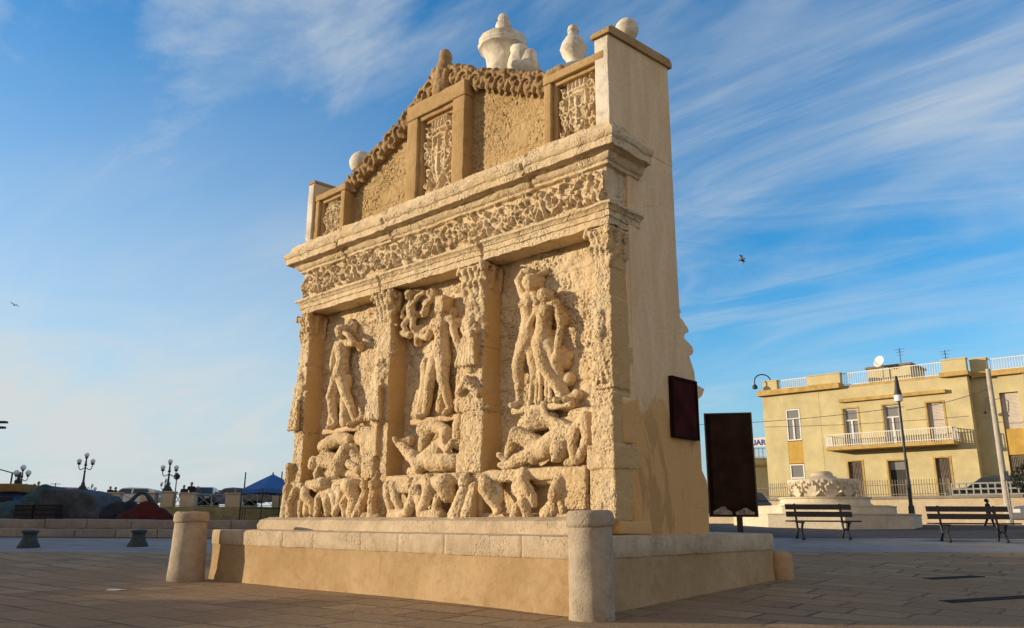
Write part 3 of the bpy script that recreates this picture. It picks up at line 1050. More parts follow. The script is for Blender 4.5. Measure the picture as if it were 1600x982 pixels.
# frieze: scrolling vines with small figures
rnd = random.Random(5)
fs = []
FW, FH = 7.56, 0.53
ncell = 13
for k in range(ncell):
    cx = (k + 0.5) * FW / ncell
    up = 1 if k % 2 else -1
    cz = FH / 2 + up * 0.02
    ph = rnd.uniform(0, 6)
    pts = []
    for i in range(26):
        t = i / 25
        a = ph + up * t * (2.2 + 0.9 * math.sin(k * 2.1)) * PI
        r = (0.235 + 0.03 * math.sin(k * 3.3)) * (1 - t) ** 0.8 + 0.02 + 0.018 * math.sin(9 * t + k)
        pts.append((cx + r * 1.12 * math.cos(a), cz + r * math.sin(a) * 0.98, 0.030 + 0.02 * t))
    fs.append((pts, 0.065))
    for i in range(26):
        a = rnd.uniform(0, 2 * PI)
        r = rnd.uniform(0.05, 0.30)
        L = rnd.uniform(0.05, 0.11)
        b = a + rnd.uniform(-1, 1)
        x, z = cx + r * math.cos(a), cz + r * math.sin(a)
        fs.append(([(x, z, 0.035), (x + L * math.cos(b), z + L * math.sin(b), 0.014)], rnd.uniform(0.05, 0.10)))
    if k % 2 == 0:           # a little figure between the scrolls
        bx = (k + 1) * FW / ncell
        fs += [([(bx, 0.40, 0.062)], 0.12), ([(bx, 0.31, 0.06), (bx + 0.01, 0.2, 0.055)], 0.11),
               ([(bx - 0.03, 0.2, 0.04), (bx - 0.09, 0.06, 0.03)], 0.10), ([(bx + 0.03, 0.2, 0.04), (bx + 0.07, 0.05, 0.03)], 0.10),
               ([(bx - 0.05, 0.32, 0.032), (bx - 0.15, 0.38, 0.024)], 0.09), ([(bx + 0.05, 0.32, 0.032), (bx + 0.14, 0.26, 0.024)], 0.09)]
    else:
        bx = (k + 1) * FW / ncell
        for i in range(7):
            a = 2 * PI * i / 7
            fs.append(([(bx + 0.05 * math.cos(a), 0.27 + 0.05 * math.sin(a), 0.03), (bx + 0.11 * math.cos(a), 0.27 + 0.13 * math.sin(a), 0.035)], 0.085))
        fs.append(([(bx, 0.27, 0.05)], 0.11))
fr = relief(FW, FH, 0.0105, fs, 0.018, -7.58, 5.315, amp=0.013, scale=17, seed=71, pit=0.026, back=0.02)
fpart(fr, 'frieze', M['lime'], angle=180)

# relief panels between the pilasters
def panel(x0, x1, z0, z1, seed, vj):
    js = [2.95, 3.42, 3.80, 4.26, 4.60]
    rr = random.Random(seed)
    chips = [([(rr.uniform(0, x1 - x0), rr.uniform(1.6, z1 - z0), rr.uniform(0.03, 0.10)), (rr.uniform(-0.1, 0.1) + 1e-4, 0, 0.03)][:1], rr.uniform(0.008, 0.024)) for k in range(240)]
    r = relief(x1 - x0, z1 - z0, 0.0105, chips, 0.405, x0, z0, amp=0.011, scale=12, seed=seed, joints=js, vjoints=vj, pit=0.032, back=0.06)
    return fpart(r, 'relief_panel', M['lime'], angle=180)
P1 = panel(-7.30, -5.12, 1.0, 5.0, 81, [(-5.75, 4.26, 4.6), (-6.9, 3.42, 3.8)])
P2 = panel(-4.74, -2.88, 1.0, 5.0, 82, [(-3.05, 3.42, 3.8), (-4.0, 4.26, 4.6)])
P3 = panel(-2.44, -0.24, 1.0, 5.0, 83, [(-0.75, 3.8, 4.26), (-2.0, 3.42, 3.8), (-0.6, 2.95, 3.42), (-1.0, 4.26, 4.6)])

# pilasters: stacked worn blocks with a carved term figure each
def pilaster(x0, x1, seed, stack, figs, name='pilaster'):
    rnd = random.Random(seed)
    m = MB()
    for (a, b, z0, z1, yf) in stack:
        m.gbox(a, b, yf, 0.60, z0 + 0.008, z1 - 0.008, 0.12, 0.03)
    m.gbox(x0 + 0.03, x1 - 0.03, 0.06, 0.60, 1.0, 5.0, 0.2, 0.01)
    for ch in figs:
        m.chain(ch)
    me = fuse(m, 0.0125, 2, amp=0.020, scale=9, seed=seed, octs=5, pit=0.026, side=0.35)
    return link(name, me, M['pilaster'], FN)
def capital(x0, x1):
    cx = (x0 + x1) / 2
    h = (x1 - x0) / 2
    out = []
    rr = random.Random(int(abs(cx) * 77))
    for k in range(4):
        x = x0 + (x1 - x0) * (k + 0.5) / 4
        out.append([(x, 0.06, 4.46, 0.06), (x, 0.03, 4.60, 0.06), (x + rr.uniform(-.03, .03), -0.01, 4.66, 0.05)])
        out.append([(x + 0.04, 0.05, 4.66, 0.05), (x + 0.03, 0.0, 4.84, 0.055), (x + 0.03, -0.04, 4.88, 0.05)])
    out += lumps(cx, (x1 - x0) * 1.05, 4.45, 4.96, 0.0, 16, int(abs(cx) * 53))
    for s in (-1, 1):
        out.append([(cx + s * h * 0.5, 0.0, 4.78, 0.04), (cx + s * h * 1.0, -0.04, 4.93, 0.05), (cx + s * h * 1.12, -0.05, 4.86, 0.045)])
        out.append([(cx + s * (h + 0.01), 0.16, 4.60, 0.05), (cx + s * (h + 0.05), 0.15, 4.9, 0.05)])
        out.append([(cx + s * (h + 0.01), 0.34, 4.56, 0.05), (cx + s * (h + 0.05), 0.33, 4.88, 0.05)])
    return out
def term(cx, w, z0, z1, yf=0.02, lean=0.0):
    """badly worn draped half-figure melting into the face of a pilaster"""
    H_ = z1 - z0
    rr = random.Random(int(abs(cx) * 997))
    o = [[(cx, yf + 0.06, z1 - 0.14, 0.13)], [(cx - w * 0.12, yf + 0.02, z1 - 0.10, 0.06), (cx + w * 0.2, yf + 0.03, z1 - 0.2, 0.07)],
         [(cx - w * 0.3, yf + 0.06, z1 - 0.36, 0.12), (cx + w * 0.3, yf + 0.06, z1 - 0.36, 0.12)],
         [(cx, yf + 0.06, z1 - 0.38, w * 0.38), (cx + lean, yf + 0.08, z0 + H_ * 0.45, w * 0.38), (cx + lean, yf + 0.08, z0 + 0.1, w * 0.46)],
         [(cx - w * 0.46, yf + 0.03, z1 - 0.46, 0.07), (cx - w * 0.1, yf - 0.05, z1 - 0.66, 0.055), (cx + w * 0.3, yf - 0.02, z1 - 0.56, 0.05)]]
    for k in range(6):
        x = cx + (k - 2.5) * w * 0.17
        o.append([(x * 0.6 + cx * 0.4, yf - w * 0.20, z0 + H_ * rr.uniform(0.38, 0.5), 0.035), (x, yf - w * 0.27, z0 + 0.05, 0.045)])
    return o + lumps(cx, w * 1.05, z0, z1, yf + 0.02, 26, int(abs(cx) * 31))
def lumps(cx, w, z0, z1, yf, n, seed):
    rr = random.Random(seed)
    o = []
    for k in range(n):
        x, z = cx + w * rr.uniform(-0.5, 0.5), rr.uniform(z0, z1)
        a = rr.uniform(0, 2 * PI)
        L = rr.uniform(0.02, 0.12)
        r = rr.uniform(0.035, 0.08)
        o.append([(x, yf + r * 0.55 + rr.uniform(0, 0.03), z, r), (x + L * math.cos(a), yf + r * 0.5 + rr.uniform(0, 0.05), z + L * math.sin(a), r * 0.7)])
    return o
pilaster(-7.60, -7.27, 101,
         [(-7.60, -7.27, 3.92, 5.0, 0.03), (-7.62, -7.26, 2.62, 3.92, 0.02), (-7.57, -7.24, 1.70, 2.62, 0.03), (-7.64, -7.12, 1.0, 1.70, -0.02)],
         capital(-7.60, -7.27) + term(-7.47, 0.32, 2.66, 3.86, 0.02) + lumps(-7.44, 0.34, 3.9, 4.5, 0.04, 16, 5) + lumps(-7.42, 0.34, 1.8, 2.6, 0.05, 18, 6) + lumps(-7.4, 0.42, 1.02, 1.68, 0.0, 20, 7) + [[(-7.62, 0.03, 1.75, 0.10), (-7.55, -0.03, 2.0, 0.08)],
          [(-7.30, -0.04, 1.55, 0.08), (-7.38, -0.08, 1.3, 0.07), (-7.36, -0.06, 1.08, 0.09)], [(-7.55, -0.04, 1.6, 0.09), (-7.5, -0.06, 1.1, 0.12)]])
pilaster(-5.18, -4.70, 102,
         [(-5.17, -4.71, 4.38, 5.0, 0.03), (-5.13, -4.72, 3.6, 4.40, 0.03), (-5.15, -4.72, 2.62, 3.62, 0.02), (-5.40, -4.92, 2.05, 2.60, -0.02), (-5.32, -4.98, 1.70, 2.10, -0.03), (-5.20, -4.70, 1.0, 1.70, 0.10)],
         capital(-5.17, -4.71) + term(-4.97, 0.42, 2.66, 3.82, 0.02) + lumps(-4.93, 0.44, 3.8, 4.5, 0.05, 22, 8) + lumps(-5.15, 0.4, 1.75, 2.2, 0.0, 16, 9)
         + [[(-5.20, 0.0, 1.60, 0.10)], [(-5.20, 0.04, 1.48, 0.10), (-5.22, -0.02, 1.3, 0.09), (-5.32, -0.02, 1.08, 0.13)],
            [(-4.97, 0.0, 1.60, 0.10)], [(-4.97, 0.04, 1.48, 0.10), (-4.95, -0.02, 1.3, 0.09), (-4.90, -0.02, 1.08, 0.13)], [(-5.1, -0.02, 1.06, 0.1), (-4.8, -0.02, 1.06, 0.09)]])
pilaster(-2.92, -2.42, 103,
         [(-2.92, -2.42, 4.36, 5.0, 0.03), (-2.88, -2.43, 3.6, 4.38, 0.03), (-2.95, -2.43, 2.62, 3.60, 0.02), (-2.90, -2.40, 1.98, 2.62, 0.0), (-2.96, -2.40, 1.70, 2.02, -0.02), (-2.90, -2.45, 1.0, 1.70, 0.10)],
         capital(-2.92, -2.42) + term(-2.68, 0.46, 3.30, 4.42, 0.02) + lumps(-2.68, 0.48, 2.7, 3.4, 0.05, 20, 10) + lumps(-2.66, 0.46, 1.75, 2.1, 0.02, 14, 11) + lumps(-2.7, 0.44, 1.05, 1.7, 0.02, 18, 12)
         + [[(-2.76, 0.02, 1.58, 0.13)], [(-2.76, 0.04, 1.48, 0.11), (-2.78, -0.03, 1.3, 0.12), (-2.85, -0.04, 1.08, 0.17)], [(-2.58, 0.02, 1.5, 0.08), (-2.6, -0.04, 1.1, 0.13)], [(-2.9, 0.0, 2.95, 0.08), (-2.72, -0.05, 3.1, 0.09), (-2.5, 0.0, 2.9, 0.08)]])
pilaster(-0.36, 0.0, 104,
         [(-0.34, 0.0, 4.36, 5.0, 0.02), (-0.30, -0.02, 3.95, 4.38, 0.03), (-0.36, 0.0, 2.70, 3.97, 0.01), (-0.38, -0.01, 1.98, 2.68, 0.0), (-0.44, 0.02, 1.66, 1.99, -0.03), (-0.42, 0.0, 1.0, 1.68, 0.0)],
         capital(-0.34, 0.0) + [[(-0.19, 0.02, 3.32, 0.035), (-0.31, 0.01, 2.85, 0.03)], [(-0.19, 0.02, 3.32, 0.035), (-0.25, 0.0, 2.8, 0.03)], [(-0.19, 0.02, 3.32, 0.035), (-0.17, 0.0, 2.8, 0.03)], [(-0.19, 0.02, 3.32, 0.035), (-0.08, 0.01, 2.85, 0.03)],
          [(-0.2, 0.06, 3.45, 0.12), (-0.2, 0.06, 3.75, 0.10)]] + lumps(-0.20, 0.24, 2.75, 4.3, 0.04, 34, 13) + lumps(-0.22, 0.24, 1.75, 2.6, 0.03, 18, 14) + lumps(-0.22, 0.24, 1.05, 1.65, 0.0, 26, 15))
for k in range(1):
    s_ = MB()
    s_.gbox(-0.30, 0.004, 0.38, 0.73, 1.0, 4.98, 0.15, 0.02)
    s_.gbox(-0.30, 0.03, 0.04, 0.73, 0.85, 1.02, 0.1, 0.03)
    s_.gbox(-0.30, 0.012, 0.20, 0.73, 2.0, 2.62, 0.1, 0.03)
    s_.rough(0.02, 3.5, 9)
    fpart(s_, 'side_masonry', M['plaster'])

# statues in the panels: welded, worn stone figures
def statue(name, chains, parent, seed, voxel=0.0125, amp=0.014, extra=None, sm=2, pit=0.024, backing=30):
    m = MB()
    for ch in chains:
        m.chain([(x, 0.40 - (0.40 - y) * 0.80, z, r) for x, y, z, r in ch], n=12)
    rr = random.Random(seed)
    for k in range(backing):        # uncut stone left between the figure and the slab
        ch = rr.choice(chains)
        x, y, z, r = rr.choice(ch)
        m.chain([(x + rr.uniform(-0.12, 0.12), 0.37, z + rr.uniform(-0.1, 0.1), rr.uniform(0.06, 0.12)), (x, max(y, 0.22), z, r * 0.6)], n=8)
    if extra:
        extra(m)
    me = fuse(m, voxel, sm, amp=amp, scale=11, seed=seed, octs=3, pit=pit)
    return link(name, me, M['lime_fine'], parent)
def head(x, y, z, r=0.12, fx=0.3, fy=-0.95, hair=True):
    """skull, brow, nose, chin, ears and a cap of curls; (fx, fy) = facing"""
    n = math.hypot(fx, fy)
    fx, fy = fx / n, fy / n
    sx, sy = -fy, fx
    o = [[(x, y, z, r), (x + fx * r * 0.25, y + fy * r * 0.25, z - r * 0.55, r * 0.72)],
         [(x + fx * r * 0.97, y + fy * r * 0.97, z - 0.02, r * 0.13), (x + fx * r * 1.16, y + fy * r * 1.16, z - r * 0.42, r * 0.17)],
         [(x + fx * r * 0.86 - sx * r * 0.5, y + fy * r * 0.86 - sy * r * 0.5, z + r * 0.14, r * 0.14), (x + fx * r * 0.86 + sx * r * 0.5, y + fy * r * 0.86 + sy * r * 0.5, z + r * 0.14, r * 0.14)],
         [(x + fx * r * 0.85, y + fy * r * 0.85, z - r * 1.02, r * 0.24)],
         [(x + fx * r * 0.95 - sx * r * 0.2, y + fy * r * 0.95 - sy * r * 0.2, z - r * 0.68, r * 0.10), (x + fx * r * 0.95 + sx * r * 0.2, y + fy * r * 0.95 + sy * r * 0.2, z - r * 0.68, r * 0.10)]]
    if hair:
        rr = random.Random(int(abs(x * 1000)))
        for k in range(11):
            a = rr.uniform(0, 2 * PI)
            b = rr.uniform(0.1, 0.9)
            q = math.cos(b) * r
            px, py = math.cos(a) * q - fx * r * 0.25, math.sin(a) * q - fy * r * 0.25
            o.append([(x + px, y + py, z + math.sin(b) * r * 0.95, r * 0.32)])
        o.append([(x - fx * r * 0.4, y - fy * r * 0.4, z - r * 0.1, r * 0.85)])
    return o
def pedestal_shelf(x0, x1, z, seed):
    m = MB().gbox(x0, x1, 0.20, 0.44, z - 0.10, z, 0.1, 0.03)
    return m
Y0 = 0.24
# right-hand panel: a couple
statue('statue', head(-1.64, 0.17, 4.52, 0.125, 0.5, -0.85) + [
    [(-1.68, 0.22, 4.40, 0.065), (-1.70, 0.24, 4.30, 0.09)],
    [(-1.80, 0.26, 4.33, 0.085), (-1.58, 0.24, 4.30, 0.085)],
    [(-1.70, 0.24, 4.22, 0.155), (-1.71, 0.25, 3.96, 0.125), (-1.72, 0.25, 3.68, 0.175), (-1.76, 0.24, 3.55, 0.16)],
    [(-1.76, 0.12, 4.18, 0.065)], [(-1.62, 0.11, 4.17, 0.065)],
    [(-1.82, 0.26, 4.34, 0.075), (-1.91, 0.20, 4.60, 0.062), (-1.79, 0.17, 4.72, 0.05), (-1.68, 0.2, 4.72, 0.05)],
    [(-1.56, 0.20, 4.30, 0.065), (-1.48, 0.12, 4.02, 0.055), (-1.60, 0.1, 3.86, 0.05)],
    [(-1.82, 0.22, 3.55, 0.125), (-1.90, 0.18, 3.26, 0.095), (-1.90, 0.23, 3.02, 0.085), (-1.91, 0.25, 2.76, 0.058)],
    [(-1.91, 0.22, 2.70, 0.065), (-1.94, 0.08, 2.67, 0.05)],
    [(-1.66, 0.26, 3.5, 0.12), (-1.60, 0.24, 3.2, 0.09), (-1.62, 0.28, 2.8, 0.06)]] +
    [[(-1.56 + 0.02 * k, 0.22, 3.46 - 0.02 * k, 0.035), (-1.62 + 0.085 * k, 0.20 + 0.03 * (k % 2), 3.0, 0.036), (-1.66 + 0.10 * k, 0.18 + 0.05 * (k % 2), 2.68, 0.04)] for k in range(6)],
    P3, 201)
statue('statue', [[(-1.34, 0.13, 4.25, 0.115), (-1.30, 0.14, 4.22, 0.10)],
    [(-1.34, 0.2, 4.15, 0.065), (-1.35, 0.22, 4.10, 0.08)],
    [(-1.52, 0.22, 4.08, 0.085), (-1.20, 0.22, 4.10, 0.085)],
    [(-1.36, 0.20, 4.0, 0.155), (-1.40, 0.22, 3.80, 0.125), (-1.42, 0.21, 3.60, 0.16)],
    [(-1.43, 0.10, 4.02, 0.08)], [(-1.29, 0.10, 4.02, 0.08)],
    [(-1.17, 0.23, 4.10, 0.075), (-1.06, 0.20, 3.80, 0.06), (-1.10, 0.16, 3.52, 0.05), (-1.12, 0.16, 3.40, 0.045)],
    [(-1.12, 0.16, 3.36, 0.05), (-1.13, 0.17, 3.24, 0.04)], [(-1.15, 0.12, 3.32, 0.02), (-1.16, 0.11, 3.22, 0.018)],
    [(-1.46, 0.18, 3.56, 0.135), (-1.36, 0.10, 3.22, 0.10), (-1.20, 0.18, 2.95, 0.08), (-1.08, 0.22, 2.72, 0.055)],
    [(-1.06, 0.2, 2.68, 0.06), (-1.10, 0.07, 2.66, 0.045)],
    [(-1.32, 0.24, 3.52, 0.13), (-1.18, 0.22, 3.16, 0.095), (-1.14, 0.28, 2.95, 0.08), (-1.02, 0.28, 2.72, 0.055)],
    [(-1.0, 0.25, 2.68, 0.06), (-0.96, 0.14, 2.66, 0.045)]], P3, 202)
fpart(pedestal_shelf(-2.02, -0.86, 2.65, 1).rough(0.02, 7, 5), 'statue_shelf', M['lime_fine'], P3)
# middle panel: block-headed figure with a cupid
statue('statue', [
    [(-3.63, 0.2, 4.40, 0.07), (-3.63, 0.22, 4.28, 0.09)],
    [(-3.84, 0.24, 4.26, 0.09), (-3.44, 0.24, 4.24, 0.09)],
    [(-3.64, 0.22, 4.15, 0.17), (-3.65, 0.24, 3.95, 0.135), (-3.66, 0.22, 3.70, 0.175)],
    [(-3.73, 0.10, 4.16, 0.075)], [(-3.56, 0.10, 4.16, 0.075)],
    [(-3.42, 0.24, 4.24, 0.08), (-3.33, 0.22, 3.96, 0.065), (-3.22, 0.2, 3.76, 0.055), (-3.16, 0.2, 3.62, 0.06)],
    [(-3.86, 0.24, 4.26, 0.08), (-3.98, 0.2, 4.02, 0.065), (-4.15, 0.2, 4.08, 0.055), (-4.26, 0.2, 4.1, 0.06)],
    [(-3.76, 0.20, 3.62, 0.14), (-3.86, 0.15, 3.26, 0.10), (-3.92, 0.2, 3.0, 0.085), (-4.02, 0.25, 2.74, 0.058)],
    [(-4.03, 0.2, 2.70, 0.065), (-4.08, 0.08, 2.68, 0.05)],
    [(-3.58, 0.20, 3.60, 0.14), (-3.52, 0.14, 3.24, 0.10), (-3.46, 0.2, 2.98, 0.085), (-3.42, 0.25, 2.74, 0.058)],
    [(-3.42, 0.2, 2.70, 0.065), (-3.40, 0.08, 2.68, 0.05)],
    [(-4.1, 0.3, 3.6, 0.10), (-4.05, 0.3, 3.2, 0.13), (-4.15, 0.3, 2.75, 0.14)], [(-4.2, 0.28, 3.1, 0.09), (-4.28, 0.28, 2.75, 0.1)],
    [(-3.2, 0.3, 3.7, 0.07), (-3.22, 0.28, 3.2, 0.08), (-3.2, 0.28, 2.75, 0.10)], [(-3.62, 0.3, 3.3, 0.08), (-3.7, 0.3, 2.8, 0.09)]],
    P2, 203, extra=lambda m: m.gbox(-3.74, -3.52, 0.14, 0.40, 4.38, 4.68, 0.1, 0.03))
statue('statue', head(-4.46, 0.12, 4.86, 0.085, 0.3, -0.9) + [
    [(-4.44, 0.18, 4.76, 0.05), (-4.43, 0.18, 4.60, 0.095), (-4.42, 0.2, 4.46, 0.09)],
    [(-4.36, 0.18, 4.70, 0.045), (-4.24, 0.16, 4.80, 0.04), (-4.12, 0.2, 4.84, 0.04)],
    [(-4.52, 0.16, 4.68, 0.045), (-4.60, 0.1, 4.56, 0.04), (-4.56, 0.08, 4.46, 0.04)],
    [(-4.47, 0.16, 4.42, 0.065), (-4.54, 0.08, 4.30, 0.05), (-4.46, 0.16, 4.16, 0.04)],
    [(-4.38, 0.2, 4.42, 0.065), (-4.34, 0.14, 4.25, 0.05), (-4.30, 0.24, 4.12, 0.04)],
    [(-4.62, 0.16, 4.19, 0.075), (-4.44, 0.18, 4.14, 0.07)], [(-4.2, 0.3, 4.5, 0.08), (-4.1, 0.32, 4.7, 0.06)],
    [(-4.30, 0.3, 4.1, 0.10), (-4.05, 0.32, 4.2, 0.08)]], P2, 204, voxel=0.014)
fpart(pedestal_shelf(-4.35, -3.1, 2.66, 2).rough(0.02, 7, 6), 'statue_shelf', M['lime_fine'], P2)
# left panel: single figure, arm raised
statue('statue', head(-6.45, 0.14, 4.52, 0.125, 0.4, -0.9) + [
    [(-6.45, 0.2, 4.40, 0.065), (-6.45, 0.23, 4.30, 0.085)],
    [(-6.65, 0.24, 4.28, 0.09), (-6.26, 0.24, 4.26, 0.09)],
    [(-6.46, 0.23, 4.18, 0.16), (-6.46, 0.24, 3.95, 0.13), (-6.47, 0.22, 3.68, 0.17)],
    [(-6.24, 0.23, 4.26, 0.075), (-6.02, 0.12, 4.22, 0.065), (-6.12, 0.06, 4.38, 0.05), (-6.28, 0.1, 4.45, 0.05)],
    [(-6.67, 0.24, 4.28, 0.08), (-6.74, 0.2, 4.0, 0.06), (-6.66, 0.12, 3.80, 0.05)],
    [(-6.56, 0.20, 3.60, 0.135), (-6.65, 0.14, 3.27, 0.10), (-6.63, 0.2, 3.0, 0.085), (-6.58, 0.25, 2.78, 0.058)],
    [(-6.58, 0.2, 2.72, 0.065), (-6.62, 0.08, 2.69, 0.05)],
    [(-6.40, 0.22, 3.58, 0.135), (-6.22, 0.16, 3.28, 0.10), (-6.06, 0.2, 3.02, 0.08), (-5.98, 0.25, 2.78, 0.056)],
    [(-5.97, 0.2, 2.72, 0.065), (-5.96, 0.08, 2.69, 0.05)],
    [(-6.3, 0.3, 3.6, 0.08), (-6.35, 0.28, 3.2, 0.1), (-6.3, 0.28, 2.78, 0.12)], [(-6.7, 0.3, 3.4, 0.06), (-6.78, 0.3, 2.8, 0.09)]], P1, 205)
fpart(pedestal_shelf(-6.9, -5.72, 2.68, 3).rough(0.02, 7, 7), 'statue_shelf', M['lime_fine'], P1)

# middle tier: fallen, reclining figures on rocks
statue('reclining_figure', head(-0.97, -0.02, 1.96, 0.135, -0.3, -0.9) + [
    [(-0.92, 0.08, 2.05, 0.09), (-0.86, 0.12, 2.12, 0.13)],
    [(-0.82, 0.12, 2.18, 0.15), (-1.06, 0.12, 2.16, 0.15), (-1.26, 0.10, 2.02, 0.17), (-1.46, 0.12, 1.98, 0.17)],
    [(-0.74, 0.10, 2.22, 0.11), (-0.55, 0.06, 2.36, 0.105), (-0.50, 0.03, 2.10, 0.09), (-0.62, -0.02, 1.82, 0.07)],
    [(-0.72, 0.02, 2.2, 0.09), (-0.74, -0.02, 1.98, 0.08), (-0.68, -0.04, 1.82, 0.07)],
    [(-0.66, -0.05, 1.80, 0.075), (-0.78, -0.1, 1.77, 0.05)],
    [(-0.95, 0.10, 2.28, 0.08), (-1.22, 0.06, 2.40, 0.065), (-1.36, 0.12, 2.56, 0.05), (-1.38, 0.16, 2.64, 0.05)],
    [(-1.46, 0.12, 2.06, 0.15), (-1.80, 0.02, 2.24, 0.11), (-1.95, 0.08, 2.05, 0.085), (-2.04, 0.1, 1.92, 0.06)],
    [(-2.04, 0.08, 1.88, 0.065), (-2.12, 0.0, 1.95, 0.05)],
    [(-1.50, 0.06, 1.92, 0.14), (-1.75, -0.02, 1.86, 0.10), (-1.95, 0.0, 1.79, 0.07)],
    [(-1.97, 0.0, 1.78, 0.07), (-2.08, -0.02, 1.80, 0.05)],
    [(-1.30, 0.26, 2.42, 0.12), (-1.60, 0.22, 2.42, 0.17), (-1.78, 0.25, 2.38, 0.13)],
    [(-0.9, 0.3, 2.45, 0.10), (-0.5, 0.28, 2.42, 0.13), (-0.36, 0.25, 2.0, 0.14)], [(-1.2, 0.3, 2.3, 0.13), (-0.9, 0.32, 2.35, 0.12)]], P3, 211, voxel=0.014)
statue('reclining_figure', head(-6.88, 0.0, 2.06, 0.12, -0.5, -0.8) + [
    [(-6.80, 0.06, 2.08, 0.10), (-6.62, 0.08, 2.10, 0.17), (-6.36, 0.06, 2.05, 0.17), (-6.16, 0.06, 1.96, 0.18)],
    [(-6.14, 0.02, 1.98, 0.15), (-5.90, -0.04, 2.24, 0.115), (-6.06, 0.0, 2.02, 0.09), (-6.16, -0.02, 1.82, 0.065)],
    [(-6.14, -0.06, 1.79, 0.06), (-6.26, -0.12, 1.78, 0.045)],
    [(-6.08, 0.14, 2.02, 0.13), (-5.80, 0.06, 2.24, 0.11), (-5.60, 0.1, 2.04, 0.09), (-5.44, 0.1, 1.92, 0.065)],
    [(-5.42, 0.06, 1.88, 0.07), (-5.32, 0.0, 1.86, 0.05)], [(-5.78, 0.0, 1.98, 0.09), (-5.5, -0.02, 1.86, 0.08)],
    [(-6.66, 0.02, 2.02, 0.075), (-6.74, -0.06, 1.86, 0.06), (-6.68, -0.1, 1.78, 0.05)],
    [(-6.76, 0.12, 2.34, 0.13), (-6.50, 0.08, 2.40, 0.14), (-6.20, 0.1, 2.46, 0.13), (-5.96, 0.12, 2.42, 0.11)],
    [(-5.7, 0.2, 2.45, 0.14), (-5.45, 0.14, 2.38, 0.15)], [(-6.9, 0.2, 2.36, 0.1), (-6.4, 0.2, 2.5, 0.12)],
    [(-6.7, 0.15, 1.84, 0.12), (-5.6, 0.18, 1.82, 0.10)]], P1, 212, voxel=0.014)
statue('reclining_figure', head(-3.30, 0.02, 2.34, 0.125, 0.2, -0.9) + [
    [(-3.38, 0.08, 2.24, 0.10), (-3.52, 0.08, 2.10, 0.17), (-3.70, 0.06, 1.98, 0.17), (-3.88, 0.06, 1.92, 0.17)],
    [(-3.92, 0.06, 1.95, 0.14), (-4.18, 0.06, 2.05, 0.11), (-4.40, 0.08, 2.20, 0.085), (-4.52, 0.08, 2.26, 0.06)],
    [(-4.52, 0.06, 2.26, 0.06), (-4.58, 0.02, 2.34, 0.045)],
    [(-3.90, 0.0, 1.88, 0.14), (-4.02, -0.04, 2.02, 0.11), (-3.86, -0.06, 1.84, 0.085)],
    [(-3.56, 0.0, 1.90, 0.15), (-3.28, 0.02, 1.90, 0.15), (-3.12, 0.06, 1.92, 0.13)],
    [(-3.40, 0.08, 2.42, 0.10), (-3.62, 0.1, 2.48, 0.11), (-3.92, 0.1, 2.46, 0.13)], [(-3.36, 0.0, 2.18, 0.07), (-3.2, -0.06, 2.08, 0.06), (-3.1, -0.04, 2.2, 0.055)],
    [(-3.85, 0.12, 2.40, 0.13), (-3.95, 0.14, 2.2, 0.09)], [(-3.1, 0.14, 2.48, 0.12), (-3.05, 0.1, 2.2, 0.13)],
    [(-3.0, 0.2, 1.84, 0.12), (-4.3, 0.22, 1.80, 0.09)]], P2, 213, voxel=0.014)

# lowest tier: crouching legs and torsos under a slab
def low_tier(x0, x1, chains, parent, seed, blocks=()):
    m = MB()
    m.gbox(x0, x1, 0.02, 0.42, 1.56, 1.74, 0.12, 0.05)
    m.gbox(x0, x1, 0.24, 0.46, 1.0, 1.62, 0.2, 0.03)
    m.gbox(x0, x1, 0.05, 0.42, 1.0, 1.13, 0.12, 0.04)
    for b in blocks:
        m.gbox(*b, 0.12, 0.04)
    for ch in chains:
        m.chain(ch, n=12)
    me = fuse(m, 0.014, 2, amp=0.013, scale=11, seed=seed, octs=5, pit=0.022)
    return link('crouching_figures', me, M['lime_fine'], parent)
low_tier(-7.10, -5.30, [
    [(-7.06, 0.04, 1.56, 0.09), (-6.92, -0.06, 1.44, 0.095), (-6.74, 0.0, 1.30, 0.08), (-6.72, 0.0, 1.16, 0.07)],
    [(-7.00, 0.1, 1.38, 0.09), (-6.95, 0.02, 1.22, 0.08), (-6.86, -0.04, 1.14, 0.07)],
    [(-6.62, 0.0, 1.64, 0.13), (-6.42, -0.02, 1.66, 0.12)], [(-6.52, 0.08, 1.5, 0.1), (-6.56, 0.0, 1.38, 0.08), (-6.55, -0.02, 1.12, 0.07)],
    [(-6.44, 0.06, 1.48, 0.10), (-6.22, -0.04, 1.36, 0.095), (-6.24, 0.0, 1.14, 0.075)], [(-6.3, 0.06, 1.52, 0.1), (-6.05, 0.0, 1.42, 0.09), (-6.02, 0.02, 1.16, 0.09)],
    [(-6.2, 0.1, 1.6, 0.1), (-5.9, 0.02, 1.52, 0.1), (-5.86, -0.02, 1.3, 0.08), (-5.95, -0.06, 1.14, 0.07)],
    [(-5.70, 0.0, 1.60, 0.14), (-5.54, -0.04, 1.58, 0.15), (-5.46, 0.02, 1.36, 0.14), (-5.50, 0.0, 1.14, 0.13)],
    [(-5.66, 0.02, 1.5, 0.08), (-5.72, -0.06, 1.3, 0.07), (-5.66, -0.04, 1.12, 0.07)]], P1, 221)
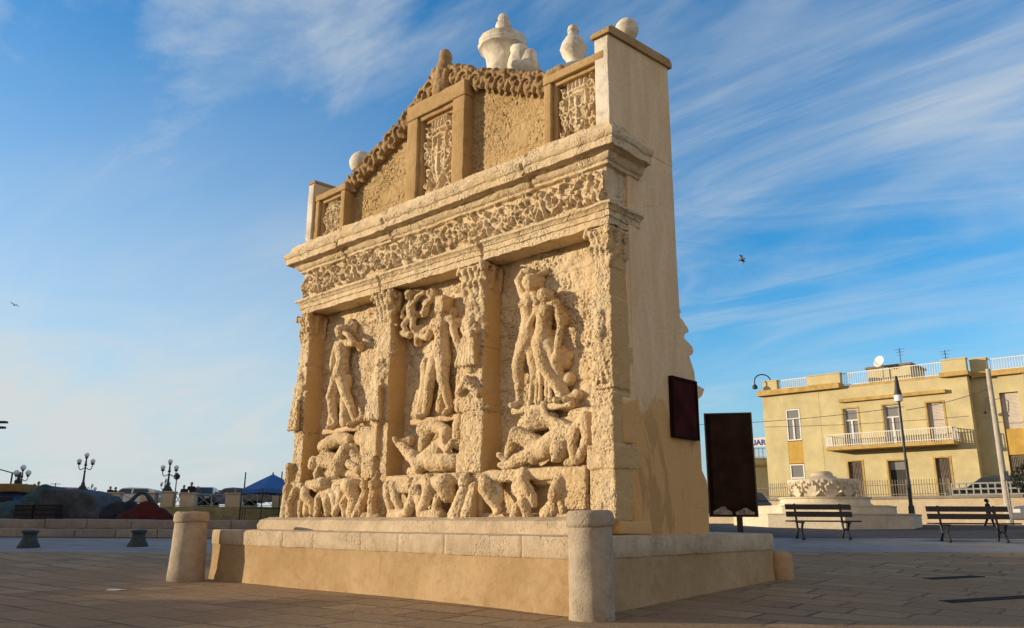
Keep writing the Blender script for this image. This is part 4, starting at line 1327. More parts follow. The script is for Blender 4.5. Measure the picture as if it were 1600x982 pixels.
low_tier(-4.72, -2.92, [
    [(-4.60, 0.04, 1.56, 0.11), (-4.52, -0.04, 1.42, 0.09), (-4.46, 0.0, 1.18, 0.08)], [(-4.48, 0.04, 1.56, 0.1), (-4.34, -0.02, 1.36, 0.08), (-4.24, 0.0, 1.2, 0.07)],
    [(-3.98, 0.1, 1.5, 0.12), (-3.92, 0.0, 1.36, 0.10), (-4.0, -0.04, 1.16, 0.09)], [(-3.9, 0.06, 1.42, 0.1), (-3.72, -0.02, 1.30, 0.10), (-3.70, 0.0, 1.12, 0.1)],
    [(-3.60, 0.02, 1.62, 0.13), (-3.48, -0.06, 1.50, 0.12), (-3.56, -0.06, 1.30, 0.09), (-3.66, -0.06, 1.22, 0.07)],
    [(-3.40, 0.04, 1.58, 0.14), (-3.20, 0.0, 1.56, 0.17), (-3.15, 0.04, 1.40, 0.13)], [(-3.34, 0.02, 1.42, 0.09), (-3.36, -0.02, 1.2, 0.08)],
    [(-3.6, 0.0, 1.1, 0.10), (-3.3, 0.02, 1.1, 0.10)], [(-4.4, -0.02, 1.1, 0.1), (-4.1, -0.02, 1.1, 0.11)]], P2, 222, [(-4.38, -4.02, -0.02, 0.3, 1.44, 1.72)])
low_tier(-2.46, -0.42, [
    [(-2.36, 0.04, 1.60, 0.10), (-2.26, -0.08, 1.46, 0.10), (-2.14, -0.02, 1.28, 0.085), (-2.04, -0.02, 1.16, 0.06)], [(-2.06, -0.04, 1.14, 0.055), (-1.94, -0.12, 1.16, 0.045)],
    [(-2.2, 0.12, 1.52, 0.09), (-2.08, 0.06, 1.36, 0.07), (-2.12, 0.04, 1.18, 0.06)],
    [(-1.62, 0.06, 1.66, 0.11), (-1.54, -0.06, 1.56, 0.09), (-1.40, -0.02, 1.34, 0.08), (-1.36, -0.02, 1.24, 0.06)],
    [(-1.74, 0.12, 1.46, 0.14), (-1.62, 0.06, 1.38, 0.12)], [(-1.60, 0.02, 1.40, 0.09), (-1.50, -0.08, 1.26, 0.085), (-1.44, -0.04, 1.08, 0.075)],
    [(-1.72, 0.06, 1.2, 0.09), (-1.74, 0.02, 1.06, 0.1)], [(-1.1, 0.1, 1.2, 0.13), (-1.2, 0.1, 1.1, 0.14)],
    [(-0.90, 0.0, 1.56, 0.10), (-0.93, -0.08, 1.40, 0.09), (-0.98, -0.06, 1.32, 0.08)], [(-0.90, 0.0, 1.32, 0.07), (-0.85, -0.02, 1.16, 0.06)]],
    P3, 223, [(-0.86, -0.44, -0.04, 0.4, 1.16, 1.72), (-1.52, -0.9, 0.10, 0.4, 1.5, 1.72)])

# framed coats of arms on the attic
def frame(x0, x1, z0, z1, yf, yb, w, seed):
    root = None
    m = MB()
    m.gbox(x0, x0 + w, yf, yb, z0, z1 - w - 0.002, 0.12, 0.02)
    m.gbox(x1 - w, x1, yf, yb, z0, z1 - w - 0.002, 0.12, 0.02)
    m.gbox(x0 - 0.015, x1 + 0.015, yf - 0.012, yb, z1 - w, z1, 0.12, 0.02)
    iw = 0.07
    a, b, t = x0 + w - 0.005, x1 - w + 0.005, z1 - w + 0.005
    m.gbox(a, a + iw, yf + 0.06, yb, z0, t, 0.12, 0.015)
    m.gbox(b - iw, b, yf + 0.06, yb, z0, t, 0.12, 0.015)
    m.gbox(a + iw - 0.01, b - iw + 0.01, yf + 0.062, yb, t - iw, t - 0.004, 0.12, 0.015)
    m.gbox(a + iw - 0.01, b - iw + 0.01, yf + 0.064, yb, z0, z0 + 0.05, 0.12, 0.015)
    m.rough(0.012, 5, seed)
    return fpart(m, 'panel_frame', M['patina']), (a + iw, b - iw, z0 + 0.04, t - iw)
def arms(box, y, seed, parent, eagle=True):
    a, b, z0, z1 = box
    w, h = b - a, z1 - z0
    rr = random.Random(seed)
    s = []
    def P_(u, v, r): return (u * w, v * h, r * w)
    # shield
    s.append(([P_(0.5, 0.62, 0.24), P_(0.5, 0.42, 0.20), P_(0.5, 0.26, 0.08)], 0.075))
    rim = [(0.30, 0.78), (0.28, 0.55), (0.33, 0.36), (0.5, 0.20), (0.67, 0.36), (0.72, 0.55), (0.70, 0.78), (0.5, 0.80), (0.30, 0.78)]
    s.append(([P_(u, v, 0.045) for u, v in rim], 0.085))
    # crown
    for k in range(5):
        u = 0.30 + 0.1 * k
        s.append(([P_(u, 0.86, 0.045), P_(u, 0.95, 0.055)], 0.11))
    s.append(([P_(0.28, 0.85, 0.05), P_(0.72, 0.85, 0.05)], 0.10))
    # charges and mantling
    s.append(([P_(0.5, 0.72, 0.05), P_(0.5, 0.32, 0.05)], 0.11))
    s.append(([P_(0.36, 0.56, 0.045), P_(0.64, 0.56, 0.045)], 0.105))
    for sd in (-1, 1):
        for k in range(7):
            v = 0.12 + 0.12 * k
            c = 0.5 + sd * (0.34 + 0.05 * math.sin(k * 1.7))
            pts = []
            for i in range(12):
                t = i / 11
                an = k + sd * t * 4.5
                q = 0.10 * (1 - t) + 0.02
                pts.append(P_(c + q * math.cos(an), v + q * math.sin(an) * w / h, 0.04))
            s.append((pts, 0.085 + 0.03 * rr.random()))
            s.append(([P_(c + sd * 0.03, v, 0.05), P_(c + sd * 0.10, v + 0.05, 0.02)], 0.07))
    for k in range(46):
        u, v = rr.uniform(0.08, 0.92), rr.uniform(0.05, 0.95)
        an = rr.uniform(0, 2 * PI)
        L = rr.uniform(0.02, 0.09)
        s.append(([P_(u, v, rr.uniform(0.03, 0.055)), P_(u + L * math.cos(an), v + L * math.sin(an), 0.02)], rr.uniform(0.06, 0.11)))
    for k in range(6):
        u = 0.2 + 0.12 * k
        s.append(([P_(u, 0.06, 0.06), P_(u + 0.05, 0.12, 0.03)], 0.08 + 0.03 * rr.random()))
    r = relief(w, h, 0.0125, s, y, a, z0, amp=0.018, scale=15, seed=seed, pit=0.02, back=0.05)
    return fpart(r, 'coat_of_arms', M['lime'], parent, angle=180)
fo, bx_ = frame(-4.60, -3.06, 6.43, 8.50, 0.10, 0.36, 0.30, 41)
fo2, bx2 = frame(-4.38, -3.28, 6.43, 8.22, 0.16, 0.36, 0.10, 42)
fo2.parent = fo
fo2.name = 'inner_moulding'
arms((bx_[0] + 0.0, bx_[1] - 0.0, 6.44, 8.10), 0.29, 301, fo)
fo, bx_ = frame(-1.24, -0.08, 6.43, 7.76, 0.09, 0.36, 0.14, 43)
arms(bx_, 0.27, 302, fo)
fo, bx_ = frame(-7.50, -6.46, 6.43, 7.55, 0.09, 0.36, 0.14, 44)
arms(bx_, 0.27, 303, fo)

# acanthus crest along the gable
def crest(pts, seed, name):
    rr = random.Random(seed)
    m = MB()
    tot = 0
    segs = []
    for a, b in zip(pts[:-1], pts[1:]):
        L = math.hypot(b[0] - a[0], b[1] - a[1])
        segs.append((a, b, L))
    for a, b, L in segs:
        m.bar((a[0], 0.31, a[1]), (b[0], 0.31, b[1]), 0.20, 0.27)
        n = max(1, int(round(L / 0.32)))
        ang = math.atan2(b[1] - a[1], b[0] - a[0])
        ca, sa = math.cos(ang), math.sin(ang)
        for k in range(n):
            t = (k + 0.5) / n
            cx, cz = a[0] + (b[0] - a[0]) * t, a[1] + (b[1] - a[1]) * t
            sgn = 1 if (k % 2) else -1
            def at_(u, v, y, r):
                return (cx + u * ca - v * sa, y, cz + u * sa + v * ca, r)
            # a C-scroll ending in a boss on the face of the band, leaf knobs along its upper edge
            R0 = rr.uniform(0.125, 0.155)
            ph = rr.uniform(0.2, 0.9) if sgn > 0 else rr.uniform(2.2, 2.9)
            pl = []
            for i in range(15):
                tt = i / 14
                an = ph + sgn * tt * 5.6
                q = R0 * (1 - tt * 0.78)
                pl.append(at_(q * math.cos(an), q * math.sin(an) + 0.02 * sgn, 0.165 + 0.03 * tt, 0.034 + 0.012 * tt))
            m.chain(pl, n=8)
            for j in range(4):
                u = -0.15 + 0.09 * j + rr.uniform(-0.02, 0.02)
                tp = rr.uniform(0.12, 0.20)
                m.chain([at_(u, 0.05, 0.26, 0.06), at_(u + 0.02 * sgn, tp, 0.25, 0.055), at_(u + 0.045 * sgn, tp - 0.01, 0.20, 0.045)], n=8)
            m.chain([at_(0.17, 0.02, 0.20, 0.05), at_(0.17, -0.13, 0.20, 0.045)], n=8)
            m.chain([at_(-0.02, -0.12, 0.22, 0.05), at_(0.03, -0.19, 0.25, 0.045)], n=8)
    me = fuse(m, 0.016, 1, amp=0.012, scale=12, seed=seed, octs=3, pit=0.012)
    return link(name, me, M['crest'], FN)
crest([(-6.62, 7.44), (-6.35, 7.62), (-5.7, 7.90), (-5.1, 8.16), (-4.6, 8.42), (-4.2, 8.72), (-3.95, 8.86)], 401, 'acanthus_crest')
crest([(-3.62, 8.86), (-3.30, 8.70), (-3.0, 8.52), (-2.4, 8.24), (-1.8, 7.94), (-1.25, 7.72)], 402, 'acanthus_crest')
m = MB()
m.chain([(-3.78, 0.27, 8.6, 0.24), (-3.78, 0.25, 8.85, 0.19), (-3.78, 0.25, 9.02, 0.15)])
m.chain([(-3.76, 0.24, 9.08, 0.16)])
m.chain([(-3.74, 0.24, 9.25, 0.135), (-3.74, 0.24, 9.30, 0.125)])
m.chain([(-3.95, 0.22, 8.95, 0.10), (-3.98, 0.22, 9.06, 0.08)])
for k in range(9):
    a = 2 * PI * k / 9
    m.chain([(-3.78 + 0.16 * math.cos(a), 0.25 + 0.12 * math.sin(a), 8.74, 0.07), (-3.78 + 0.22 * math.cos(a), 0.25 + 0.14 * math.sin(a), 8.9, 0.06)])
m.chain([(-4.0, 0.2, 8.98, 0.075), (-4.02, 0.2, 9.08, 0.05)])
me = fuse(m, 0.02, 2, amp=0.012, scale=12, seed=7)
link('crest_finial', me, M['crest'], FN)
for ch in ([(-1.18, 0.22, 7.80, 0.13), (-1.02, 0.22, 7.86, 0.10), (-0.95, 0.2, 7.78, 0.07)], [(-6.55, 0.2, 7.5, 0.1), (-6.62, 0.2, 7.62, 0.06)]):
    m = MB()
    m.chain(ch)
    link('corner_scroll', fuse(m, 0.02, 2, 0.014, 12, 3), M['crest'], FN)

# white rear ornaments
def urn(c, prof, n, name, seed):
    m = MB().lathe(prof, c, n, a0=0.3)
    m.rough(0.03, 3.5, seed)
    return fpart(m, name, M['stucco_white'], angle=30)
u_ = urn((-3.43, 1.45, 9.00), [(r * 0.76, z) for r, z in [(0.46, 0), (0.43, 0.2), (0.42, 0.45), (0.44, 0.62), (0.50, 0.76), (0.57, 0.82), (0.63, 0.84), (0.64, 0.92), (0.60, 0.96), (0.61, 1.0), (0.60, 1.06), (0.50, 1.10), (0.36, 1.13), (0.22, 1.16), (0.19, 1.19), (0.185, 1.26), (0.20, 1.29), (0.215, 1.38), (0.19, 1.44), (0.13, 1.47), (0.13, 1.50), (0.15, 1.55), (0.12, 1.62), (0.06, 1.66), (0.0, 1.66)]], 12, 'rear_urn', 1)
m = MB()
for ch in ([(-2.88, 1.3, 9.2, 0.22), (-2.86, 1.3, 9.46, 0.20), (-2.96, 1.3, 9.58, 0.12)], [(-2.64, 1.35, 9.1, 0.2), (-2.66, 1.35, 9.34, 0.15)]):
    m.chain(ch)
link('urn_scroll', fuse(m, 0.025, 5, 0.03, 4, 4), M['stucco_white'], FN)
urn((-1.66, 1.40, 8.72), [(r * 0.86, z * 0.94) for r, z in [(0.24, 0), (0.16, 0.06), (0.15, 0.12), (0.24, 0.24), (0.29, 0.36), (0.26, 0.48), (0.16, 0.60), (0.10, 0.68), (0.10, 0.72), (0.125, 0.75), (0.115, 0.80), (0.10, 0.86), (0.05, 0.9), (0, 0.9)]], 16, 'rear_urn', 2)
for (x, y, z, r) in ((-7.32, 1.05, 8.58, 0.26), (-0.60, 1.5, 9.03, 0.20)):
    m = MB()
    m.lathe([(0.16, -0.9), (0.14, -0.6), (0.10, -0.25), (0.10, 0)], (x, y, z), 16)
    m.ball((x, y, z), r, 12)
    fpart(m.rough(0.01, 5, 3), 'stone_ball', M['stucco_white'])

# plaque on the side wall: fixed sign of its own
mb = MB()
Mp = Matrix.Identity(4)
pl = empty('wall_plaque', fworld(0.02, 1.66, 2.60), MA - PI / 2, 'dark red blank plaque hung on the plastered side of the carved fountain wall', 'plaque')
MB().gbox(0.0, 0.045, -0.31, 0.31, -0.40, 0.40, 0.4, 0.006).build('plate', M['plaque'], pl)
fm = MB()
fm.box(-0.005, 0.06, -0.345, -0.31, -0.435, 0.435)
fm.box(-0.005, 0.06, 0.31, 0.345, -0.435, 0.435)
fm.box(-0.005, 0.06, -0.31, 0.31, 0.40, 0.435)
fm.box(-0.005, 0.06, -0.31, 0.31, -0.435, -0.40)
fm.build('frame', M['board'], pl)

# ------------------------------------------------------------------ stone posts at the platform corners
def post(p, h, r, seed, label, top=True, group=None, taper=0.06):
    m = MB()
    prof = [(r * 1.04, -0.15), (r * 1.04, 0.0)]
    for k in range(12):
        prof.append((r * (1.03 - taper * k / 11), h * 0.83 * (k + 0.5) / 12))
    if top:
        q = 1.03 - taper
        prof += [(r * q, h * 0.835), (r * q * 0.985, h * 0.845), (r * q * 1.07, h * 0.86), (r * q * 1.10, h * 0.89), (r * q * 1.10, h * 0.955), (r * q * 1.06, h * 0.985), (r * q * 0.98, h), (r * 0.4, h)]
    else:
        prof += [(r * 0.9, h * 0.88), (r * 0.6, h * 0.97), (r * 0.3, h)]
    m.lathe(prof, (0, 0, 0), 40)
    m.rough(0.016, 5, seed)
    o = m.build('stone_post', M['post'] if top else M['plinth'], None, angle=40, loc=p)
    return tag(o, label, 'stone post', group)
post((0.874, 9.12, 0.0), 1.13, 0.245, 11, 'grey stone post with rounded cap at the near corner of the platform')
post((-5.62, 14.55, -0.02), 1.17, 0.305, 12, 'sunlit ochre stone post at the left end of the platform', taper=0.15)
post(tuple(fworld(0.02, 4.42, 0.12)), 0.46, 0.20, 13, 'short broken stone stump beside the rear right corner of the platform', top=False)

# ------------------------------------------------------------------ people
def person(p, h, face, label, shirt, trousers, pose='stand', hair=None, group=None, sleeves=None):
    """one skinned body; hair, shirt and trousers are pieces of their own"""
    rootp = empty('person', p, face, label, 'person', group)
    k = h / 1.75
    st = {'stand': (0.06, 0.0, 0.05, 0.0), 'walk': (0.20, -0.22, -0.16, 0.20), 'lean': (0.05, 0.03, 0.30, 0.28)}[pose]
    # facing -y in local space
    fl, fr, al, ar = st
    hipz, shz = 0.90, 1.42
    def leg(s, f):
        return [(s * 0.09, 0, hipz, 0.095), (s * 0.10, -f * 0.55 - 0.02, 0.50, 0.065), (s * 0.10, -f + (0.06 if f < 0 else 0), 0.09, 0.045), (s * 0.11, -f - 0.12, 0.04, 0.04)]
    def arm(s, f):
        return [(s * 0.19, 0, shz - 0.02, 0.058), (s * 0.25, -f * 0.4, 1.14, 0.045), (s * 0.24, -f - 0.08, 0.92, 0.034), (s * 0.235, -f - 0.10, 0.84, 0.038)]
    body = MB()
    body.chain([(0, 0, 0.95, 0.13), (0, -0.01, 1.15, 0.12), (0, 0, 1.34, 0.14), (0, 0, 1.47, 0.07), (0, -0.015, 1.55, 0.052)])
    body.chain([(-0.16, 0, 1.40, 0.075), (0.16, 0, 1.40, 0.075)])
    body.chain([(0, -0.02, 1.64, 0.10), (0, -0.035, 1.58, 0.075)])
    body.chain([(0, -0.12, 1.615, 0.018)])
    for s in (-1, 1):
        body.chain([(s * 0.098, -0.01, 1.62, 0.022)])
        body.chain(leg(s, fl if s < 0 else fr))
        body.chain(arm(s, al if s < 0 else ar))
        a = arm(s, al if s < 0 else ar)[-1]
        for q in range(4):
            body.chain([(a[0] + (q - 1.5) * 0.018, a[1], a[2] - 0.02, 0.012), (a[0] + (q - 1.5) * 0.02, a[1] - 0.015, a[2] - 0.085 - 0.01 * (q in (1, 2)), 0.009)], n=6)
        body.chain([(a[0], a[1] - 0.03, a[2], 0.014), (a[0], a[1] - 0.06, a[2] - 0.04, 0.010)], n=6)
    def fit(m, vox, name, mat):
        me = fuse(m, vox, 2)
        me.transform(Matrix.Scale(k, 4))
        return link(name, me, mat, rootp)
    fit(body, 0.016, 'body', M['skin'])
    t = MB()
    t.chain([(-0.05, 0, 0.95, 0.135), (0.05, 0, 0.95, 0.135)])
    for s in (-1, 1):
        t.chain([(x, y, z, r + 0.022) for x, y, z, r in leg(s, fl if s < 0 else fr)[:3]])
    fit(t, 0.022, 'trousers', trousers)
    s_ = MB()
    s_.chain([(0, 0, 0.93, 0.15), (0, -0.01, 1.15, 0.145), (0, 0, 1.34, 0.16), (0, 0, 1.44, 0.085)])
    s_.chain([(-0.16, 0, 1.40, 0.09), (0.16, 0, 1.40, 0.09)])
    for s in (-1, 1):
        s_.chain([(x, y, z, r + 0.018) for x, y, z, r in arm(s, al if s < 0 else ar)[:3]])
    fit(s_, 0.022, 'jacket', shirt)
    hh = MB()
    hh.chain([(0, 0.01, 1.68, 0.10), (0, 0.04, 1.62, 0.09)])
    if hair == 'bushy':
        for i in range(14):
            a = 2 * PI * i / 14
            hh.chain([(0.09 * math.cos(a), 0.05 + 0.06 * math.sin(a), 1.66 + 0.05 * math.sin(3 * a), 0.06)])
    fit(hh, 0.018, 'hair', M['hair'])
    return rootp
CL = {n: plain('cloth_' + n, c, 0.9, 0, 0.1, 8) for n, c in dict(black=(0.02, 0.02, 0.024), navy=(0.025, 0.03, 0.055), grey=(0.08, 0.08, 0.085), red=(0.24, 0.03, 0.025), brown=(0.06, 0.045, 0.035), jeans=(0.04, 0.05, 0.08)).items()}

# ------------------------------------------------------------------ cars
def car(p, rz, label, paint, L=4.1, W_=1.7, H_=1.46, kind='hatch', group=None, parts=True):
    root = empty('parked_car', p, rz, label, 'car', group)
    hw = W_ / 2
    if kind == 'hatch':
        low = [(-0.5, 0.30), (-0.5, 0.52), (-0.47, 0.60), (-0.22, 0.66), (0.47, 0.66), (0.50, 0.58), (0.5, 0.30)]
        cab = [(-0.26, 0.66), (-0.10, 0.97), (0.02, 1.0), (0.30, 0.98), (0.42, 0.90), (0.48, 0.66)]
    else:
        low = [(-0.5, 0.30), (-0.5, 0.50), (-0.47, 0.58), (-0.22, 0.66), (0.36, 0.66), (0.49, 0.63), (0.50, 0.55), (0.5, 0.30)]
        cab = [(-0.25, 0.66), (-0.09, 0.96), (0.03, 1.0), (0.20, 0.97), (0.36, 0.66)]
    def loft(prof, w0, w1, z0, z1, inset=0.0):
        m = MB()
        V = []
        n = len(prof)
        for sgn in (-1, 1):
            for x, z in prof:
                zz = z * H_
                t = min(1, max(0, (zz - z0) / (z1 - z0)))
                V.append((x * L, sgn * (w0 + (w1 - w0) * t), zz))
        Fc = [tuple(range(n)), tuple(range(2 * n - 1, n - 1, -1))]
        for i in range(n):
            k = (i + 1) % n
            Fc.append((i, i + n, k + n, k))
        m.add(V, Fc)
        return m
    def bev(m, name, mat, parent, w=0.05):
        o = m.build(name, mat, parent, angle=30)
        b = o.modifiers.new('bevel', 'BEVEL')
        b.width = w
        b.segments = 3
        b.limit_method = 'ANGLE'
        b.angle_limit = R(25)
        return o
    zl, zb, zt_ = 0.30 * H_, 0.66 * H_, H_
    m = loft(low, hw, hw * 0.97, zl, zb)
    body = bev(m, 'body', paint, root)
    c = loft(cab, hw * 0.93, hw * 0.74, zb, zt_)
    bev(c, 'cabin', paint, root, 0.05)
    # panes stand just proud of the cabin
    a, b_, c0, d0 = cab[0], cab[1], cab[-2], cab[-1]
    def side_pt(x, z, s, o=0.006):
        zz = z * H_
        t = (zz - zb) / (zt_ - zb)
        return (x * L, s * (hw * 0.93 + (hw * 0.74 - hw * 0.93) * t + o), zz)
    for s in (-1, 1):
        xs0, xs1 = (-0.19, 0.06), (0.09, 0.38 if kind == 'hatch' else 0.26)
        for x0, x1 in (xs0, xs1):
            zt0, zt1 = 0.70, 0.93
            x0t = x0 + (0.085 if x0 < 0 else 0)
            x1t = x1 - (0.06 if x1 > 0.2 else 0)
            q = [side_pt(x0, zt0, s), side_pt(x1, zt0, s), side_pt(x1t, zt1, s), side_pt(x0t, zt1, s)]
            q2 = [(x, y - s * 0.03, z) for x, y, z in q]
            MB().add(q + q2, [(0, 1, 2, 3), (7, 6, 5, 4), (0, 4, 5, 1), (1, 5, 6, 2), (2, 6, 7, 3), (3, 7, 4, 0)]).build('side_window', M['car_glass'], root)
    def endpane(p0, p1, out, name):
        (x0, z0), (x1, z1) = p0, p1
        def pt(t, s):
            x, z = (x0 + (x1 - x0) * t) * L, (z0 + (z1 - z0) * t) * H_
            tt = (z - zb) / (zt_ - zb)
            w = (hw * 0.93 + (hw * 0.74 - hw * 0.93) * tt) * 0.88
            return (x + out * 0.012, s * w, z + 0.006)
        q = [pt(0.12, -1), pt(0.12, 1), pt(0.9, 1), pt(0.9, -1)]
        q2 = [(x - out * 0.03, y, z - 0.02) for x, y, z in q]
        MB().add(q + q2, [(0, 1, 2, 3), (7, 6, 5, 4), (0, 4, 5, 1), (1, 5, 6, 2), (2, 6, 7, 3), (3, 7, 4, 0)]).build(name, M['car_glass'], root)
    endpane(cab[0], cab[1], -1, 'windscreen')
    endpane(cab[-1], cab[-2], 1, 'rear_window')
    for x in (-0.31, 0.31):
        for s in (-1, 1):
            Mw = Matrix.Translation((x * L, s * (hw - 0.10), 0.31)) @ Matrix.Rotation(PI / 2, 4, 'X')
            w = MB().lathe([(0.20, -0.10), (0.29, -0.10), (0.31, -0.06), (0.31, 0.06), (0.29, 0.10), (0.20, 0.10)], (0, 0, 0), 20, Mw).build('tyre', M['rubber'], root, angle=40)
            MB().lathe([(0.0, -0.106), (0.19, -0.106), (0.2, -0.09), (0.2, 0.09), (0.19, 0.106), (0.0, 0.106)], (0, 0, 0), 14, Mw).build('rim', M['rim'], w)
    for s in (-1, 1):
        MB().box(-0.502 * L, -0.485 * L, s * hw * 0.72 - 0.14, s * hw * 0.72 + 0.14, 0.46 * H_, 0.54 * H_).build('headlight', M['lens'], root)
        MB().box(0.488 * L, 0.504 * L, s * hw * 0.76 - 0.10, s * hw * 0.76 + 0.10, 0.46 * H_, 0.60 * H_).build('tail_light', M['tail'], root)
        MB().gbox(-0.17 * L, -0.13 * L, s * (hw + 0.07) - 0.08, s * (hw + 0.07) + 0.08, 0.66 * H_, 0.76 * H_, 0.1, 0.03).build('wing_mirror', paint, root)
    return root

# ------------------------------------------------------------------ lamps and poles
def three_globe_lamp(p, h, label, group=None, r=0.17, base=True):
    root = empty('street_lamp', p, 0.1, label, 'street lamp', group)
    m = MB()
    m.lathe([(0.30, 0), (0.30, 0.10), (0.22, 0.16), (0.20, 0.24), (0.13, 0.30), (0.09, 0.48), (0.065, 0.55), (0.055, 0.9), (0.05, h * 0.55), (0.065, h * 0.57), (0.045, h * 0.60), (0.04, h - 0.55), (0.10, h - 0.5), (0.06, h - 0.42), (0.04, h - 0.1), (0.09, h - 0.04), (0.10, h)], (0, 0, 0), 14)
    m.build('post', M['dark_iron'], root, angle=40)
    for s in (-1, 1):
        a = MB()
        pts = []
        for i in range(11):
            t = i / 10
            pts.append((s * 0.40 * math.sin(t * PI / 2) ** 0.9, 0, h - 0.62 - 0.22 * math.sin(t * PI) + 0.16 * t))
        a.tube(pts, 0.026, 7)
        a.lathe([(0.04, 0), (0.10, 0.04), (0.12, 0.09), (0.10, 0.11)], (s * 0.4, 0, h - 0.48), 12)
        a.build('arm', M['dark_iron'], root, angle=40)
        MB().ball((s * 0.40, 0, h - 0.38 + r), r, 12).build('globe', M['globe'], root, smooth=True)
    MB().ball((0, 0, h + r * 0.92), r, 12).build('globe', M['globe'], root, smooth=True)
    return root

# left side: promenade wall and balustrade on the raised road
RZ = 1.78
rd = MB()
rd.box(-70, 8, 50.35, 72, 0.9, RZ)
tag(rd.build('raised_road', M['asphalt']), kind='structure')
wl_ = MB().gbox(-70, 8, 49.85, 50.36, 0.8, RZ + 0.06, 0.5, 0.04)
wl_.rough(0.05, 0.9, 5)
tag(wl_.build('retaining_wall', M['tufa_wall'], angle=30), 'mossy tufa retaining wall below the promenade balustrade', 'wall')
bal = empty('balustrade', (0, 0, 0), 0, 'promenade balustrade of square stone piers and crossed iron rails above the tufa wall', 'balustrade')
piers = [-40, -2, 34, 76, 128, 175, 231, 261, 293, 364, 437, 480]
lamp_piers = (128, 261)
px_x = []
for px in piers:
    x = at(px, 790, 50.1).x
    w = 0.36 if px in lamp_piers else 0.44
    px_x.append((x, w))
    m = MB().gbox(x - w, x + w, 49.9, 50.5, RZ + 0.02, RZ + (0.80 if px not in lamp_piers else 0.86), 0.3, 0.03)
    m.gbox(x - w - 0.05, x + w + 0.05, 49.85, 50.55, RZ + (0.80 if px not in lamp_piers else 0.86), RZ + (0.88 if px not in lamp_piers else 0.96), 0.3, 0.02)
    m.rough(0.012, 3, px)
    m.build('pier', M['kerb_wall'], bal, angle=35)
for (xa, wa), (xb, wb) in zip(px_x[:-1], px_x[1:]):
    a, b = xa + wa, xb - wb
    n = max(1, int(round((b - a) / 0.95)))
    m = MB()
    m.bar((a, 50.2, RZ + 0.80), (b, 50.2, RZ + 0.80), 0.05)
    m.bar((a, 50.2, RZ + 0.12), (b, 50.2, RZ + 0.12), 0.04)
    for k in range(n):
        u, v = a + (b - a) * k / n, a + (b - a) * (k + 1) / n
        m.bar((u + 0.02, 50.2, RZ + 0.14), (v - 0.02, 50.2, RZ + 0.78), 0.03)
        m.bar((u + 0.02, 50.235, RZ + 0.78), (v - 0.02, 50.235, RZ + 0.14), 0.03)
        if k:
            m.bar((u, 50.2, RZ + 0.14), (u, 50.2, RZ + 0.78), 0.04)
    m.build('rail', M['rail_pale'], bal)
for px, lab in ((128, 'black three-globe lamp on a balustrade pier above the grey tarpaulin'), (261, 'black three-globe lamp on a balustrade pier behind the red net pile')):
    q = at(px, 770, 50.2)
    z0 = RZ + 0.97
    top = at(px + 8, 708 if px == 128 else 718, 50.2).z
    three_globe_lamp((q.x, 50.2, z0), top - z0 - 0.26, lab, 'three-globe lamps along the promenade', 0.14)
for px, py, Y, lab in ((37, 728, 58, 'black three-globe lamp rising behind the ochre kiosk roof'), (144, 757, 96, 'small distant three-globe lamp right of the lamp above the tarpaulin'), (259, 749, 90, 'small distant three-globe lamp just left of the lamp behind the red nets')):
    q = at(px, py, Y)
    three_globe_lamp((q.x, Y, 1.3), q.z - 1.3 - 0.3, lab, 'three-globe lamps along the promenade', 0.19)
def pole(p, h, label, cat='pole', lantern=False, arms=0):
    root = empty('lantern_pole' if lantern else 'mast_pole', p, 0, label, cat)
    m = MB().tube([(0, 0, 0), (0, 0, h)], [0.07, 0.045], 8)
    m.build('pole_shaft', M['dark_iron'], root, angle=50)
    if lantern:
        MB().lathe([(0.05, 0), (0.22, 0.08), (0.28, 0.32), (0.14, 0.46), (0.04, 0.56)], (0, 0, h - 0.1), 8).build('lantern', M['dark_iron'], root)
    for k in range(arms):
        z = h - 0.1 - 0.35 * k
        MB().bar((-0.5 + 0.1 * k, 0, z), (0.5 - 0.1 * k, 0, z), 0.05).build('crossbar', M['dark_iron'], root)
    return root
for px, py, Y, lab, lan, ar in ((276, 748, 66, 'thin lantern pole between the promenade lamp and the standing people', True, 0),
                               (87, 755, 80, 'short dark pole with crossbar beyond the balustrade, right of the kiosk', False, 1),
                               (384, 738, 62, 'thin dark pole behind the left slope of the blue canopy', False, 0),
                               (441, 737, 62, 'thin dark pole at the right edge of the blue canopy', False, 0)):
    q = at(px, py, Y)
    pole((q.x, Y, RZ), q.z - RZ, lab, 'pole', lan, ar)
# fishing boat mast with boom, beyond the kiosk
q = at(31, 738, 62)
bm_ = empty('boat_mast', (q.x, 62, RZ), 0, 'fishing boat mast with crossbars and a long slanting boom behind the kiosk', 'boat mast')
m = MB().tube([(0, 0, 0), (0, 0, q.z - RZ)], [0.16, 0.12], 8)
m.box(-0.22, 0.22, -0.15, 0.15, 0.2, q.z - RZ - 0.6)
m.build('mast', M['dark_iron'], bm_)
MB().bar((-0.9, 0, 1.2), (1.1, 0, 1.3), 0.06).build('crossbar', M['dark_iron'], bm_)
MB().tube([(-0.4, 0, q.z - RZ - 0.1), (-4.2, 0, q.z - RZ + 0.85)], 0.045, 6).build('boom', M['dark_iron'], bm_)
MB().tube([(-0.55, 0, 0), (-0.55, 0, q.z - RZ - 0.1)], 0.06, 6).build('boom_post', M['dark_iron'], bm_)
